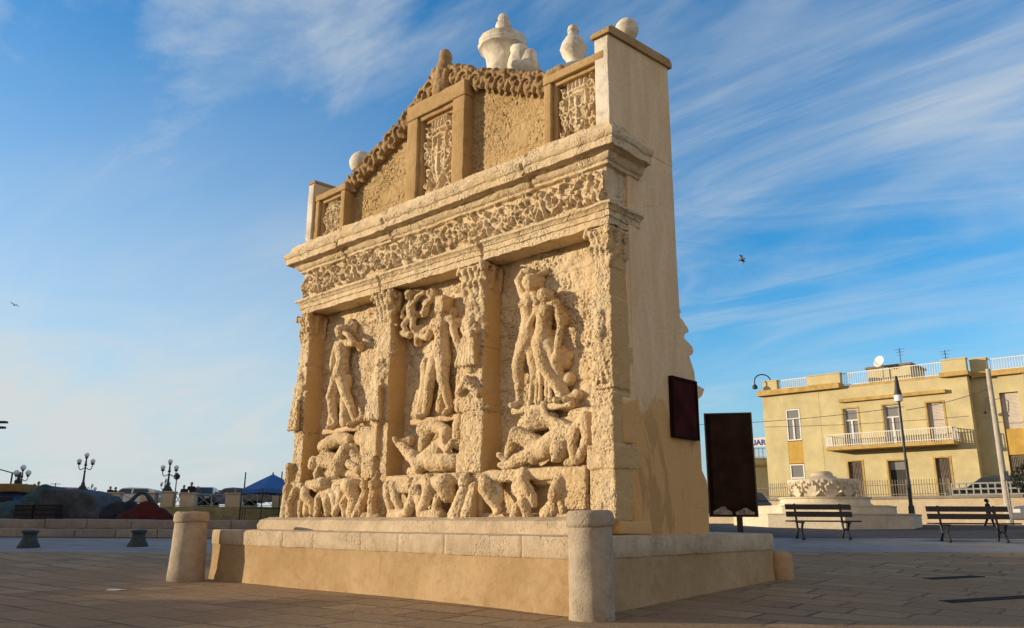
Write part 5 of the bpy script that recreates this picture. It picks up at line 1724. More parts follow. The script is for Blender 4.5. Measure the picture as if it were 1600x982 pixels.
# floodlight mast reaching in from the left
q = at(2, 660, 45)
fl = empty('floodlight_mast', (q.x - 1.3, 45, 1.0), 0, 'dark floodlight mast whose lamp heads reach in at the left edge of the picture', 'floodlight')
MB().tube([(0, 0, 0), (0, 0, q.z - 0.4)], [0.12, 0.08], 8).build('mast', M['dark_iron'], fl)
for dz, L in ((0.0, 1.62), (-0.30, 1.55)):
    h_ = q.z - 1.0 + dz
    MB().bar((0, 0, h_), (L - 0.5, 0, h_), 0.05).build('arm', M['dark_iron'], fl)
    MB().gbox(L - 0.55, L, -0.15, 0.15, h_ - 0.06, h_ + 0.06, 0.1, 0.03).build('lamp_head', M['dark_iron'], fl)

# people along the balustrade
def on_road(px, py, Y=51.2):
    q = at(px, py - 1.5, Y)
    return (q.x, Y, RZ + 0.002), q.z - RZ
folk = [(41, 758, 'black', 'black', 'stand', 'person in black at the rail, leftmost of the group beside the kiosk'),
        (46, 760, 'grey', 'navy', 'stand', 'person in grey at the rail, second in the group beside the kiosk'),
        (54, 758, 'black', 'black', 'lean', 'person in black leaning on the rail beside the one in red'),
        (61, 754.5, 'red', 'black', 'stand', 'taller person in a dark red jacket at the rail above the teal nets'),
        (173, 762, 'black', 'black', 'lean', 'person in black leaning behind a pier right of the tarpaulin'),
        (181, 763, 'navy', 'black', 'lean', 'person in navy beside the black-clad one behind the pier'),
        (288, 760, 'navy', 'jeans', 'stand', 'person in navy, left of three by the pier near the parked cars'),
        (300, 755.5, 'black', 'black', 'stand', 'tall person in black standing in the middle of three by the pier'),
        (310, 762, 'grey', 'black', 'lean', 'person in grey leaning, right of three by the pier near the parked cars')]
for i, (px, py, s_, t_, pose, lab) in enumerate(folk):
    p, h = on_road(px, py, 51.2 + 0.15 * (i % 3))
    person(p, h, R(20 * (i % 5) - 30), lab, CL[s_], CL[t_], pose, group='people at the promenade rail')

# cars on the raised road
def on_deck(px, Y):
    return (at(px, 790, Y).x, Y, RZ + 0.002)
car(on_deck(316, 56), R(100), 'black car parked on the raised road right of the standing people', car_paint('black_paint', (0.012, 0.012, 0.014)), group='cars on the promenade')
car(on_deck(361, 57), R(8), 'blue-grey saloon parked behind the balustrade left of the canopy', car_paint('blue_grey_paint', (0.10, 0.14, 0.20)), L=4.3, kind='saloon', group='cars on the promenade')
car(on_deck(411, 55.5), R(4), 'black tall hatchback parked behind the balustrade under the canopy', car_paint('black_paint_b', (0.014, 0.014, 0.016)), L=4.0, H_=1.58, group='cars on the promenade')
car(on_deck(203, 58), R(5), 'white car seen through the rails above the dark net pile', car_paint('white_car_paint', (0.6, 0.6, 0.6)), group='cars on the promenade')
car(on_deck(100, 58), R(-4), 'silver car half hidden behind the rails above the tarpaulin', car_paint('silver_paint', (0.45, 0.46, 0.47)), group='cars on the promenade')
car(on_deck(338, 62), R(5), 'dark grey car behind the blue-grey saloon and the leaning person', car_paint('grey_paint', (0.07, 0.07, 0.075)), group='cars on the promenade')

# blue canopy
TY = 46.0
tp = at(411, 766, TY)
tent = empty('canopy_tent', (tp.x, TY + 1.7, 1.0), R(45), 'blue pop-up canopy on thin legs in front of the parked cars', 'canopy')
hs = 1.25
ez, az_ = at(411, 764, TY).z - 1.0, at(411, 741, TY + 1.7).z - 1.0
roof = MB()
N = 8
V, Fc = [], []
for s in range(4):
    c0 = [(-hs, -hs), (hs, -hs), (hs, hs), (-hs, hs)][s]
    c1 = [(-hs, -hs), (hs, -hs), (hs, hs), (-hs, hs)][(s + 1) % 4]
    for i in range(N + 1):
        for j in range(N + 1):
            t = i / N
            u = j / N
            x = (c0[0] + (c1[0] - c0[0]) * u) * (1 - t)
            y = (c0[1] + (c1[1] - c0[1]) * u) * (1 - t)
            z = ez + (az_ - ez) * (t ** 0.92) - 0.05 * math.sin(PI * u) * (1 - t) * 1.0
            V.append((x, y, z))
    b = s * (N + 1) ** 2
    for i in range(N):
        for j in range(N):
            q = b + i * (N + 1) + j
            Fc.append((q, q + 1, q + N + 2, q + N + 1))
roof.add(V, Fc)
o = roof.build('roof_cloth', M['blue_cloth'], tent, angle=40)
sm_ = o.modifiers.new('thick', 'SOLIDIFY'); sm_.thickness = 0.012
val = MB()
for s in range(4):
    c0 = [(-hs, -hs), (hs, -hs), (hs, hs), (-hs, hs)][s]
    c1 = [(-hs, -hs), (hs, -hs), (hs, hs), (-hs, hs)][(s + 1) % 4]
    K = 10
    for k in range(K):
        u0, u1 = k / K, (k + 1) / K
        p0 = (c0[0] + (c1[0] - c0[0]) * u0, c0[1] + (c1[1] - c0[1]) * u0)
        p1 = (c0[0] + (c1[0] - c0[0]) * u1, c0[1] + (c1[1] - c0[1]) * u1)
        pm = ((p0[0] + p1[0]) / 2, (p0[1] + p1[1]) / 2)
        sag = lambda u: -0.05 * math.sin(PI * u)
        val.add([(*p0, ez + sag(u0) - 0.003), (*p1, ez + sag(u1) - 0.003), (*p1, ez - 0.16 + sag(u1)), (*pm, ez - 0.22 + sag((u0 + u1) / 2)), (*p0, ez - 0.16 + sag(u0))], [(0, 1, 2, 3, 4)])
o = val.build('valance', M['blue_cloth'], tent)
sm_ = o.modifiers.new('thick', 'SOLIDIFY'); sm_.thickness = 0.01
for cx, cy in ((-hs, -hs), (hs, -hs), (hs, hs), (-hs, hs)):
    MB().box(cx * 0.99 - 0.025, cx * 0.99 + 0.025, cy * 0.99 - 0.025, cy * 0.99 + 0.025, 0, ez).build('leg', M['dark_iron'], tent)
tr = MB()
for s in range(4):
    c0 = [(-hs, -hs), (hs, -hs), (hs, hs), (-hs, hs)][s]
    c1 = [(-hs, -hs), (hs, -hs), (hs, hs), (-hs, hs)][(s + 1) % 4]
    tr.bar((c0[0] * .98, c0[1] * .98, ez - 0.28), (c1[0] * .98, c1[1] * .98, ez - 0.05), 0.025)
    tr.bar((c0[0] * .97, c0[1] * .97, ez - 0.05), (c1[0] * .97, c1[1] * .97, ez - 0.28), 0.025)
tr.build('truss', M['dark_iron'], tent)
MB().lathe([(0.05, -0.1), (0.05, 0.02), (0.02, 0.12)], (0, 0, az_), 8).build('peak_cap', M['blue_cloth'], tent)
# table under the canopy
tb = empty('market_table', (tp.x + 0.0, TY + 1.6, 1.0), 0, 'long dark folding table standing under the blue canopy', 'table')
MB().box(-1.6, 1.55, -0.3, 0.3, 0.70, 0.745).build('tabletop', CL['navy'], tb)
for sx in (-1.5, 1.45):
    for sy in (-0.25, 0.25):
        MB().bar((sx, sy, 0), (sx, sy, 0.70), 0.035).build('leg', M['dark_iron'], tb)

# quay steps
st_ = empty('quay_steps', (0, 0, 0), 0, 'two low courses of grey stone blocks forming the quay edge on the left', 'stone steps')
def course(y0, y1, z0, z1, L0, seed):
    m = MB()
    rr = random.Random(seed)
    x = -60.0
    while x < 3:
        w = L0 * rr.uniform(0.75, 1.25)
        m.gbox(x + 0.008, x + w - 0.008, y0 + rr.uniform(-0.02, 0.02), y1, z0, z1 + rr.uniform(-0.012, 0.012), 0.2, 0.035)
        x += w
    m.rough(0.015, 3, seed)
    return m
course(27.55, 28.7, 0.30, 0.715, 1.35, 3).build('lower_course', M['grey_stone'], st_, angle=40)
course(28.25, 31.0, 0.72, 1.03, 1.6, 4).build('upper_course', M['grey_stone'], st_, angle=40)
# iron mooring bollards
for px, py, lab in ((44, 858, 'squat green iron mooring bollard on the pavement, the left one'), (215, 853, 'squat green iron mooring bollard on the pavement, the one nearer the stone post')):
    Y = 21.9 if px < 100 else 22.6
    q = at(px, py, Y)
    z = zt(q.x, Y)
    b = MB().lathe([(0.27, -0.02), (0.27, 0.03), (0.25, 0.07), (0.20, 0.16), (0.165, 0.26), (0.16, 0.33), (0.175, 0.36), (0.20, 0.37), (0.205, 0.42), (0.17, 0.44), (0.0, 0.45)], (0, 0, 0), 20)
    b.rough(0.012, 7, px)
    tag(b.build('mooring_bollard', M['green_iron'], None, angle=40, loc=(q.x, Y, z)), lab, 'bollard')

# nets and tarpaulin heaped on the quay
def heap(blobs, name, mat, label, cat, seed, amp=0.09, scale=2.2, voxel=0.05):
    m = MB()
    for b in blobs:
        m.ball(b[:3], 1.0, 9, b[3:6])
    me = fuse(m, voxel, 4, amp=amp, scale=scale, seed=seed, octs=4)
    return tag(link(name, me, mat), label, cat)
def hx(px, Y): return (px - 800) / 1290.0 * Y
Yt = 31.5
def hz(py, Y): return 1.0 + (817 - py) / 1250.0 * Y * 1.03
m = MB()
prof = [(78, 1.0), (78, hz(779, Yt)), (84, hz(772, Yt)), (100, hz(773, Yt)), (135, hz(775, Yt)), (160, hz(782, Yt)), (172, hz(796, Yt)), (178, 1.0)]
m.prism([(hx(px, Yt), z) for px, z in prof], Yt - 0.9, Yt + 1.3)
me = fuse(m, 0.045, 8, amp=0.07, scale=1.8, seed=5, octs=4)
tag(link('tarpaulin', me, M['tarp']), 'large grey tarpaulin draped over stacked fishing gear on the quay', 'tarpaulin')
heap([(hx(-6, 30.6), 30.6, 1.0, 1.0, 0.8, 0.62), (hx(20, 30.6), 30.7, 1.0, 0.8, 0.8, 0.68), (hx(46, 31), 31.2, 1.05, 0.55, 0.7, 1.0), (hx(60, 31), 31.3, 1.1, 0.62, 0.6, 1.26), (hx(80, 31), 31.4, 1.1, 0.6, 0.6, 1.15), (hx(-40, 31), 31, 1.0, 1.5, 0.9, 0.6)], 'net_pile', M['net_teal'], 'heap of teal fishing net with a hump at the far left of the quay', 'fishing nets', 11)
heap([(hx(236, 31), 30.6, 1.0, 0.62, 0.6, 0.72), (hx(222, 31), 30.4, 0.95, 0.55, 0.5, 0.46), (hx(258, 31), 30.5, 0.95, 0.5, 0.5, 0.50), (hx(210, 31), 30.3, 0.95, 0.4, 0.4, 0.3), (hx(272, 31), 30.4, 0.95, 0.3, 0.4, 0.3)], 'net_pile', M['net_red'], 'heap of dark red fishing net on the quay left of the stone post', 'fishing nets', 12)
heap([(hx(188, 31.5), 31.4, 1.0, 0.6, 0.6, 0.72), (hx(205, 31.5), 31.4, 1.0, 0.5, 0.6, 0.72), (hx(176, 31), 30.8, 0.95, 0.35, 0.5, 0.5)], 'net_pile', M['net_dark'], 'heap of near-black fishing net between the tarpaulin and the red nets', 'fishing nets', 13)
m = MB()
pts = []
for i in range(13):
    t = i / 12
    px = 203 + 36 * t
    pts.append((hx(px, 32.4), 32.4, hz(800, 32.4) + (hz(777, 32.4) - hz(800, 32.4)) * math.sin(PI * (0.12 + 0.80 * t)), 0.10))
m.chain(pts)
me = fuse(m, 0.04, 2, amp=0.06, scale=4, seed=3)
tag(link('net_roll', me, M['net_teal']), 'arched roll of teal net rising behind the red net heap', 'fishing nets')
for i, (px, w, hgt, lab) in enumerate(((46, 0.34, 0.50, 'black plastic crate stack in front of the teal net hump, the left one'), (78, 0.38, 0.52, 'black plastic crate stack in front of the teal net hump, the right one'))):
    x = hx(px, 30.2)
    c = empty('fish_crates', (x, 30.1, 1.03), R(4 * i - 3), lab, 'crates')
    for k in range(3):
        b = MB()
        z0 = k * hgt / 3
        b.gbox(-w, w, -0.25, 0.25, z0 + 0.004, z0 + hgt / 3 - 0.03, 0.3, 0.02)
        b.gbox(-w - 0.02, w + 0.02, -0.27, 0.27, z0 + hgt / 3 - 0.03, z0 + hgt / 3, 0.3, 0.01)
        b.build('crate', M['rubber'], c)

# blue kiosk
KY = 36.0
kx = at(42, 790, KY).x
kz1 = at(20, 757, KY).z
kz0 = at(20, 770, KY).z
ks = empty('kiosk', (kx - 2.6, KY, 1.0), 0, 'blue painted kiosk with an ochre awning roof behind the teal nets', 'kiosk')
MB().box(-2.5, 2.0, 0, 3, 0, kz0 - 1.0).build('wall', M['blue_paint'], ks)
MB().gbox(-2.7, 2.55, -0.5, 3.2, kz0 - 1.0 + 0.002, kz1 - 1.0, 0.4, 0.05).rough(0.03, 2, 3).build('roof', M['kiosk_roof'], ks, angle=40)
wn = MB().box(0.55, 1.05, -0.05, -0.005, 0.35, 0.85).build('window', M['white_paint'], ks)
MB().box(1.3, 1.9, -0.04, -0.005, 0.0, 0.95).build('door', M['door_dark'], ks)

# ------------------------------------------------------------------ right side
# information board seen from behind
BY = 18.0
bl, br_ = at(1111, 800, BY).x, at(1181, 800, BY).x
zb0, zb1 = at(1150, 806, BY).z, at(1145, 648, BY).z
gz = zt((bl + br_) / 2, BY)
bd_ = empty('notice_board', ((bl + br_) / 2, BY, gz), R(-12), 'tall dark brown notice board on a single post beside the fountain wall', 'notice board')
w = (br_ - bl) / 2
MB().gbox(-w, w, -0.045, 0.045, zb0 - gz, zb1 - gz, 0.3, 0.006).build('panel', M['board'], bd_)
fm = MB()
fm.box(-w - 0.03, -w, -0.06, 0.06, zb0 - gz - 0.03, zb1 - gz + 0.03)
fm.box(w, w + 0.03, -0.06, 0.06, zb0 - gz - 0.03, zb1 - gz + 0.03)
fm.box(-w, w, -0.06, 0.06, zb1 - gz, zb1 - gz + 0.03)
fm.box(-w, w, -0.06, 0.06, zb0 - gz - 0.03, zb0 - gz)
fm.build('frame', M['wood_dark'], bd_)
MB().bar((0.12, 0, -0.1), (0.12, 0, zb0 - gz - 0.03), 0.12).build('post', M['wood_dark'], bd_)
for cx, ww, hh in ((-0.23, 0.40, 0.16), (0.25, 0.40, 0.13)):
    rr = random.Random(int(ww * 100))
    n = 18
    poly = []
    for i in range(n):
        a = 2 * PI * i / n
        q = 1 + 0.14 * rr.uniform(-1, 1)
        zz = math.sin(a)
        poly.append((cx * w / 0.5 + ww * w * math.cos(a) * q, zb0 - gz + 0.02 + max(0.0, hh * zz * q)))
    MB().prism(poly, -0.051, -0.047).build('torn_paper', M['paper'], bd_)

# capital fountain on a stepped basin
BC = at(1291, 818, 30.0)
gz = zt(BC.x, 30.0)
bf = empty('capital_fountain', (BC.x, 30.0, gz), R(12), 'round basin with carved acanthus leaves on wide pale octagonal steps', 'fountain basin')
def octo(r): return [(r * math.cos(PI / 8 + PI / 4 * k), r * math.sin(PI / 8 + PI / 4 * k)) for k in range(8)]
def Z(py): return at(1291, py, 28.5).z - gz
stp = ((3.25, -0.3, Z(803)), (2.45, Z(803), Z(790)))
for i, (r, a, b) in enumerate(stp):
    m = MB()
    m.flat(octo(r), a + (0.003 if i else 0), b - 0.04)
    m.flat(octo(r + 0.03), b - 0.04, b)
    for k in range(8):
        pass
    o = m.build('step', M['pale_stone'], bf)
m = MB()
m.lathe([(1.62, Z(790) + 0.002), (1.62, Z(790) + 0.06), (1.56, Z(790) + 0.10), (1.54, Z(778) - 0.03), (1.60, Z(778)), (1.62, Z(776)), (0.4, Z(775))], (0, 0, 0), 48)
m.build('drum', M['pale_stone'], bf, angle=30)
cz0, cz1 = Z(775), Z(747)
m = MB()
m.lathe([(0.95, cz0 + 0.003), (1.02, cz0 + 0.1), (1.10, cz0 + 0.35), (1.18, cz1 - 0.08), (1.22, cz1 - 0.07), (1.22, cz1), (1.0, cz1), (0.9, cz1 - 0.2), (0.3, cz1 - 0.22)], (0, 0, 0), 48)
hcap = cz1 - cz0
for k in range(10):
    a = 2 * PI * k / 10
    for j in range(-3, 4):          # broad acanthus leaf: ribs fanning from its foot, tips curling out
        t = 1 - 0.07 * j * j
        b0, b1 = a + j * 0.030, a + j * 0.088
        m.chain([(1.02 * math.cos(b0), 1.02 * math.sin(b0), cz0 + hcap * 0.04, 0.045),
                 (1.06 * math.cos((b0 + b1) / 2), 1.06 * math.sin((b0 + b1) / 2), cz0 + hcap * 0.38 * t, 0.042),
                 (1.12 * math.cos(b1), 1.12 * math.sin(b1), cz0 + hcap * 0.72 * t, 0.04),
                 (1.20 * math.cos(b1 * 1.0), 1.20 * math.sin(b1), cz0 + hcap * 0.80 * t, 0.038),
                 (1.21 * math.cos(b1), 1.21 * math.sin(b1), cz0 + hcap * 0.68 * t, 0.03)], n=7)
    b = a + PI / 10
    m.chain([(1.10 * math.cos(b), 1.10 * math.sin(b), cz0 + hcap * 0.30, 0.035), (1.15 * math.cos(b), 1.15 * math.sin(b), cz0 + hcap * 0.72, 0.035), (1.20 * math.cos(b + .07), 1.20 * math.sin(b + .07), cz0 + hcap * 0.90, 0.045), (1.21 * math.cos(b + .10), 1.21 * math.sin(b + .10), cz0 + hcap * 0.80, 0.035)], n=7)
    m.chain([(1.15 * math.cos(b), 1.15 * math.sin(b), cz0 + hcap * 0.72, 0.035), (1.20 * math.cos(b - .07), 1.20 * math.sin(b - .07), cz0 + hcap * 0.90, 0.045), (1.21 * math.cos(b - .10), 1.21 * math.sin(b - .10), cz0 + hcap * 0.80, 0.035)], n=7)
link('carved_capital', fuse(m, 0.025, 1, amp=0.008, scale=8, seed=3), M['pale_stone'], bf)
m = MB()
t0 = Z(749)
m.lathe([(0.70, cz1 - 0.25), (0.66, t0), (0.48, Z(742)), (0.40, Z(741)), (0.36, Z(736)), (0.28, Z(733)), (0, Z(732.5))], (0, 0, 0), 32)
m.build('basin_cone', M['kerb_wall'], bf, angle=30)

# benches
def bench(p, rz, L, label, group):
    root = empty('park_bench', p, rz, label, 'bench', group)
    h = L / 2
    for k in range(3):
        y = -0.40 + 0.155 * k
        MB().gbox(-h, h, y, y + 0.135, 0.43, 0.468, 0.5, 0.008).build('seat_slat', M['wood_dark'], root)
    for k in range(2):
        z = 0.56 + 0.19 * k
        Mb = Matrix.Translation((0, 0.09 + 0.035 * k, z)) @ Matrix.Rotation(R(-10), 4, 'X')
        MB().box(-h + 0.06, h - 0.02, -0.018, 0.018, 0, 0.135, Mb).build('back_slat', M['wood_dark'], root)
    for sx in (-h * 0.66, h * 0.66):
        f = MB()
        f.bar((sx, 0.06, 0.40), (sx, 0.15, 0.90), 0.05, 0.03, (0, 1, 0))
        f.tube([(sx, -0.34, 0.0), (sx, -0.30, 0.08), (sx, -0.24, 0.22), (sx, -0.33, 0.40)], [0.045, 0.03, 0.028, 0.035], 7)
        f.tube([(sx, 0.16, 0.0), (sx, 0.10, 0.08), (sx, 0.02, 0.22), (sx, 0.08, 0.42)], [0.045, 0.03, 0.028, 0.035], 7)
        f.bar((sx, -0.42, 0.412), (sx, 0.10, 0.412), 0.05, 0.03)
        f.tube([(sx, -0.25, 0.2), (sx, -0.10, 0.26), (sx, 0.04, 0.2)], 0.022, 6)
        f.build('iron_frame', M['dark_iron'], root, angle=40)
    return root
q = at(1284, 838, 21.8)
bench((q.x, 21.8, zt(q.x, 21.8)), R(2), 1.85, 'dark wooden bench with iron legs in front of the carved basin', 'benches on the square')
q = at(1519, 840, 21.3)
bench((q.x, 21.3, zt(q.x, 21.3)), R(-3), 2.15, 'dark wooden bench with iron legs in front of the running child', 'benches on the square')

# garden wall, fence, pavement edge along the yellow building
F0 = Vector((14.9, 48.0, 0))
BA = MA - PI / 2
def bworld(s, d, z=0.0):
    """s metres along the facade, d metres behind it"""
    a = BA
    return Vector((F0.x + s * math.cos(a) - d * math.sin(a), F0.y + s * math.sin(a) + d * math.cos(a), z))
BL = empty('yellow_building', F0, BA, 'two-storey yellow rendered building with a long balcony and white roof railings', 'building')
def bp(mb, name, mat, parent=None, **k):
    return mb.build(name, mat, parent or BL, **k)
# facade as wall strips round the openings: (s0, s1, z0, z1)
def wall_with_holes(m, s0, s1, z0, z1, d0, d1, holes):
    ss = sorted({s0, s1, *[h[0] for h in holes], *[h[1] for h in holes]})
    ss = [s for s in ss if s0 <= s <= s1]
    for a, b in zip(ss[:-1], ss[1:]):
        zs = sorted([(h[2], h[3]) for h in holes if h[0] <= a + 1e-6 and h[1] >= b - 1e-6])
        z = z0
        for ha, hb in zs:
            if ha > z + 1e-6:
                m.box(a, b, d0, d1, z, ha)
            z = hb
        if z < z1 - 1e-6:
            m.box(a, b, d0, d1, z, z1)
W_UP = [(4.95, 5.75, 4.98, 7.22), (7.10, 7.92, 4.98, 7.22), (9.30, 10.08, 4.98, 7.15)]
W_DN = [(4.96, 5.70, 2.2, 4.32), (7.05, 7.95, 1.0, 4.26), (9.38, 10.05, 2.2, 4.30)]
H_A = [(1.62, 2.50, 1.9, 7.50)]
m = MB()
wall_with_holes(m, 0.25, 3.66, 0.7, 8.38, -0.010, 0.35, H_A)
wall_with_holes(m, 3.66, 11.36, 0.7, 8.38, 0.0, 0.35, W_UP + W_DN)
m.box(0.25, 11.36, 0.35, 9.0, 0.7, 8.38)
wl = bp(m, 'wall', M['yellow'])
m = MB()
H_C = [(12.55, 13.38, 2.0, 7.42), (15.4, 16.2, 2.0, 7.42)]
wall_with_holes(m, 11.36, 19.0, 0.7, 8.28, 0.62, 0.95, H_C)
m.box(11.36, 19.0, 0.95, 9.0, 0.7, 8.28)
bp(m, 'recessed_wall', M['yellow'])
m = MB()
m.box(0.05, 4.98, -0.32, 0.5, 8.40, 8.70)
m.box(10.14, 11.50, -0.30, 0.9, 8.38, 8.60)
m.box(11.502, 19.2, 0.38, 1.2, 8.285, 8.55)
m.box(3.4, 10.2, 0.06, 9.0, 8.385, 8.52)
bp(m, 'cornice', M['trim'])
for a, b, d in ((0.32, 1.22, 0.0), (3.04, 4.97, 0.0), (10.24, 11.40, 0.0), (11.42, 12.18, 0.65), (13.95, 14.9, 0.65), (17.5, 18.9, 0.65)):
    m = MB()
    m.box(a, b, d, d + 0.35, 8.53 if d else 8.6, 9.26)
    m.box(a - 0.03, b + 0.03, d - 0.03, d + 0.38, 9.26, 9.32)
    bp(m, 'parapet', M['yellow'])
def railing(m, pts, z0, z1, step=0.12, t=0.02):
    for (a, b) in zip(pts[:-1], pts[1:]):
        a, b = Vector(a), Vector(b)
        L = (b - a).length
        m.bar((a.x, a.y, z1), (b.x, b.y, z1), 0.045)
        m.bar((a.x, a.y, z0 + 0.08), (b.x, b.y, z0 + 0.08), 0.03)
        n = max(1, int(L / step))
        for k in range(n + 1):
            p = a.lerp(b, k / n)
            m.bar((p.x, p.y, z0), (p.x, p.y, z1 - 0.02), t)
m = MB()
railing(m, [(1.24, 0.15), (3.02, 0.15)], 8.70, 9.26)
railing(m, [(5.0, 0.25), (10.22, 0.25)], 8.52, 9.24)
railing(m, [(12.2, 0.80), (13.93, 0.80)], 8.55, 9.2)
railing(m, [(14.9, 0.80), (17.5, 0.80)], 8.55, 9.2)
bp(m, 'roof_railing', M['white_paint'])
m = MB()
m.box(4.84, 10.32, -0.22, -0.002, 7.58, 7.76)
bp(m, 'window_hood', M['trim'])
# balcony
m = MB()
m.box(4.2, 10.62, -1.0, -0.003, 4.90, 5.08)
bp(m, 'balcony_slab', M['trim'])
m = MB()
railing(m, [(4.22, -0.02), (4.22, -0.97), (10.6, -0.97), (10.6, -0.02)], 5.08, 5.74, 0.115, 0.028)
bp(m, 'balcony_railing', M['white_paint'])
def casement(s0, s1, z0, z1, d, transom, name='window', mat='curtain_glass', sill=True):
    f = MB()
    t = 0.07
    f.box(s0, s0 + t, d - 0.04, d + 0.04, z0, z1)
    f.box(s1 - t, s1, d - 0.04, d + 0.04, z0, z1)
    f.box(s0 + t, s1 - t, d - 0.04, d + 0.04, z1 - t, z1)
    f.box(s0 + t, s1 - t, d - 0.04, d + 0.04, z0, z0 + t)
    c = (s0 + s1) / 2
    if transom:
        f.box(s0 + t, s1 - t, d - 0.045, d + 0.035, transom - 0.035, transom + 0.035)
        f.box(c - 0.045, c + 0.045, d - 0.05, d + 0.03, z0 + t, transom - 0.035)
    w_ = bp(f, name, M['white_paint'])
    MB().box(s0 + t * 0.7, s1 - t * 0.7, d, d + 0.02, z0 + 0.04, z1 - 0.04).build('pane', M[mat], w_)
    return w_
for (a, b, z0, z1) in W_UP[:2]:
    casement(a, b, z0, z1, 0.16, 6.58)
a, b, z0, z1 = W_UP[2]
m = MB()
for k in range(30):
    m.box(a + 0.02, b - 0.02, 0.16, 0.20, z0 + (z1 - z0) * k / 30, z0 + (z1 - z0) * (k + 0.86) / 30)
bp(m, 'roller_shutter', M['shutter'])
# tall strip on the left: window, ochre panel, ground window
casement(1.64, 2.48, 5.66, 7.48, 0.02, 6.92)
bp(MB().box(1.62, 2.50, 0.0, 0.3, 4.36, 5.62), 'ochre_panel', M['ochre'])
casement(1.64, 2.48, 1.92, 4.32, 0.02, None)
bp(MB().box(1.71, 2.41, -0.035, 0.045, 3.50, 3.58), 'window_bar', M['white_paint'])
def shutter(s0, s1, z0, z1, d, mat, n=18):
    m = MB()
    m.box(s0 + 0.01, s1 - 0.01, d + 0.02, d + 0.06, z0, z1)
    for k in range(n):
        u = s0 + (s1 - s0) * (k + 0.5) / n
        m.box(u - 0.012, u + 0.012, d - 0.01, d + 0.019, z0 + 0.03, z1 - 0.03)
    return bp(m, 'louvred_shutter', mat)
shutter(4.98, 5.68, 2.2, 4.30, 0.12, M['brown_shutter'], 9)
shutter(9.40, 10.03, 2.2, 4.28, 0.12, M['brown_shutter'], 9)
bp(MB().box(7.07, 7.93, 0.24, 0.30, 1.0, 3.80), 'doorway', M['door_dark'])
bp(MB().box(7.07, 7.93, 0.22, 0.30, 3.80, 4.24), 'fanlight', M['curtain_glass'])
m = MB()
for a, b, z0, z1 in W_UP + W_DN:
    m.box(a - 0.09, a - 0.003, -0.02, -0.002, z0, z1 + 0.08)
    m.box(b + 0.003, b + 0.09, -0.02, -0.002, z0, z1 + 0.08)
    m.box(a - 0.003, b + 0.003, -0.021, -0.002, z1 + 0.003, z1 + 0.08)
bp(m, 'window_surround', M['trim'])
for s in (12.55, 15.4):
    e = s + 0.83
    m = MB()
    for k in range(26):
        m.box(s + 0.02, e - 0.02, 0.80, 0.84, 5.62 + 1.78 * k / 26, 5.62 + 1.78 * (k + 0.88) / 26)
    bp(m, 'roller_shutter', M['shutter'])
    bp(MB().box(s, e, 0.68, 0.94, 4.34, 5.60), 'ochre_panel', M['ochre'])
    shutter(s, e, 2.0, 4.30, 0.72, M['brown_shutter'], 11)
# rooftop shed, dish and aerials
m = MB()
m.box(6.0, 8.3, 1.5, 4.0, 8.53, 9.55)
bp(m, 'roof_shed', M['yellow'])
bp(MB().box(5.9, 8.4, 1.4, 4.1, 9.552, 9.66), 'shed_roof', M['brown_shutter'])
dish = empty('satellite_dish', bworld(6.9, 1.2, 8.53), BA + R(-20), 'round white satellite dish on the roof beside the shed', 'satellite dish')
V = []
mdish = MB()
Md = Matrix.Translation((0, -0.12, 1.28)) @ Matrix.Rotation(R(72), 4, 'X')
mdish.lathe([(0.0, 0.0), (0.12, 0.010), (0.24, 0.04), (0.33, 0.085), (0.335, 0.095), (0.24, 0.055), (0.12, 0.024), (0.0, 0.014)], (0, 0, 0), 24, Md)
mdish.build('dish', M['white_paint'], dish, angle=50)
MB().tube([(0, 0.05, 0), (0, 0.05, 1.25)], 0.03, 8).build('mount', M['rail_pale'], dish)
MB().tube([(0, -0.14, 1.0), (0, -0.60, 1.32)], 0.015, 6).build('feed_arm', M['rail_pale'], dish)
def aerial(px, pytop, d, lab, s):
    b = bworld(s, d, 8.53)
    top = at(px, pytop, b.y).z
    a = empty('roof_aerial', b, BA, lab, 'aerial')
    MB().tube([(0, 0, 0), (0, 0, top - 8.53)], 0.02, 6).build('mast', M['dark_iron'], a)
    h = top - 8.53
    m = MB()
    for k in range(3):
        m.bar((-0.28 + 0.05 * k, 0, h - 0.08 - 0.17 * k), (0.28 - 0.05 * k, 0, h - 0.08 - 0.17 * k), 0.016)
    m.bar((0, -0.3, h - 0.2), (0, 0.3, h - 0.2), 0.016)
    m.build('elements', M['dark_iron'], a)
aerial(1385, 544, 3.0, 'thin television aerial above the shed roof', 7.4)
aerial(1467, 547, 2.0, 'thin television aerial just left of the right-hand parapet', 10.0)
# swan-neck lamp on the roof corner
p0 = bworld(0.75, 0.2, 9.32)
sn = empty('swan_neck_lamp', p0, 0, 'black swan-neck lamp curving out from the left roof corner', 'lamp')
A_ = at(1204, 596, p0.y); T_ = at(1190, 585.5, p0.y); E_ = at(1179.5, 604, p0.y)
pts = []
r_ = (A_.x - E_.x) / 2
for i in range(13):
    t = PI * i / 12
    pts.append((A_.x - p0.x - r_ + r_ * math.cos(t), 0, (A_.z - p0.z) + (T_.z - A_.z) * math.sin(t)))
pts = [(pts[0][0], 0, 0)] + pts + [(pts[-1][0], 0, E_.z - p0.z)]
MB().tube(pts, 0.035, 8).build('neck', M['dark_iron'], sn, angle=60)
MB().lathe([(0.05, 0.12), (0.16, 0.0), (0.15, -0.14), (0.05, -0.18)], (pts[-1][0], 0, pts[-1][2]), 12).build('lamp_head', M['dark_iron'], sn)
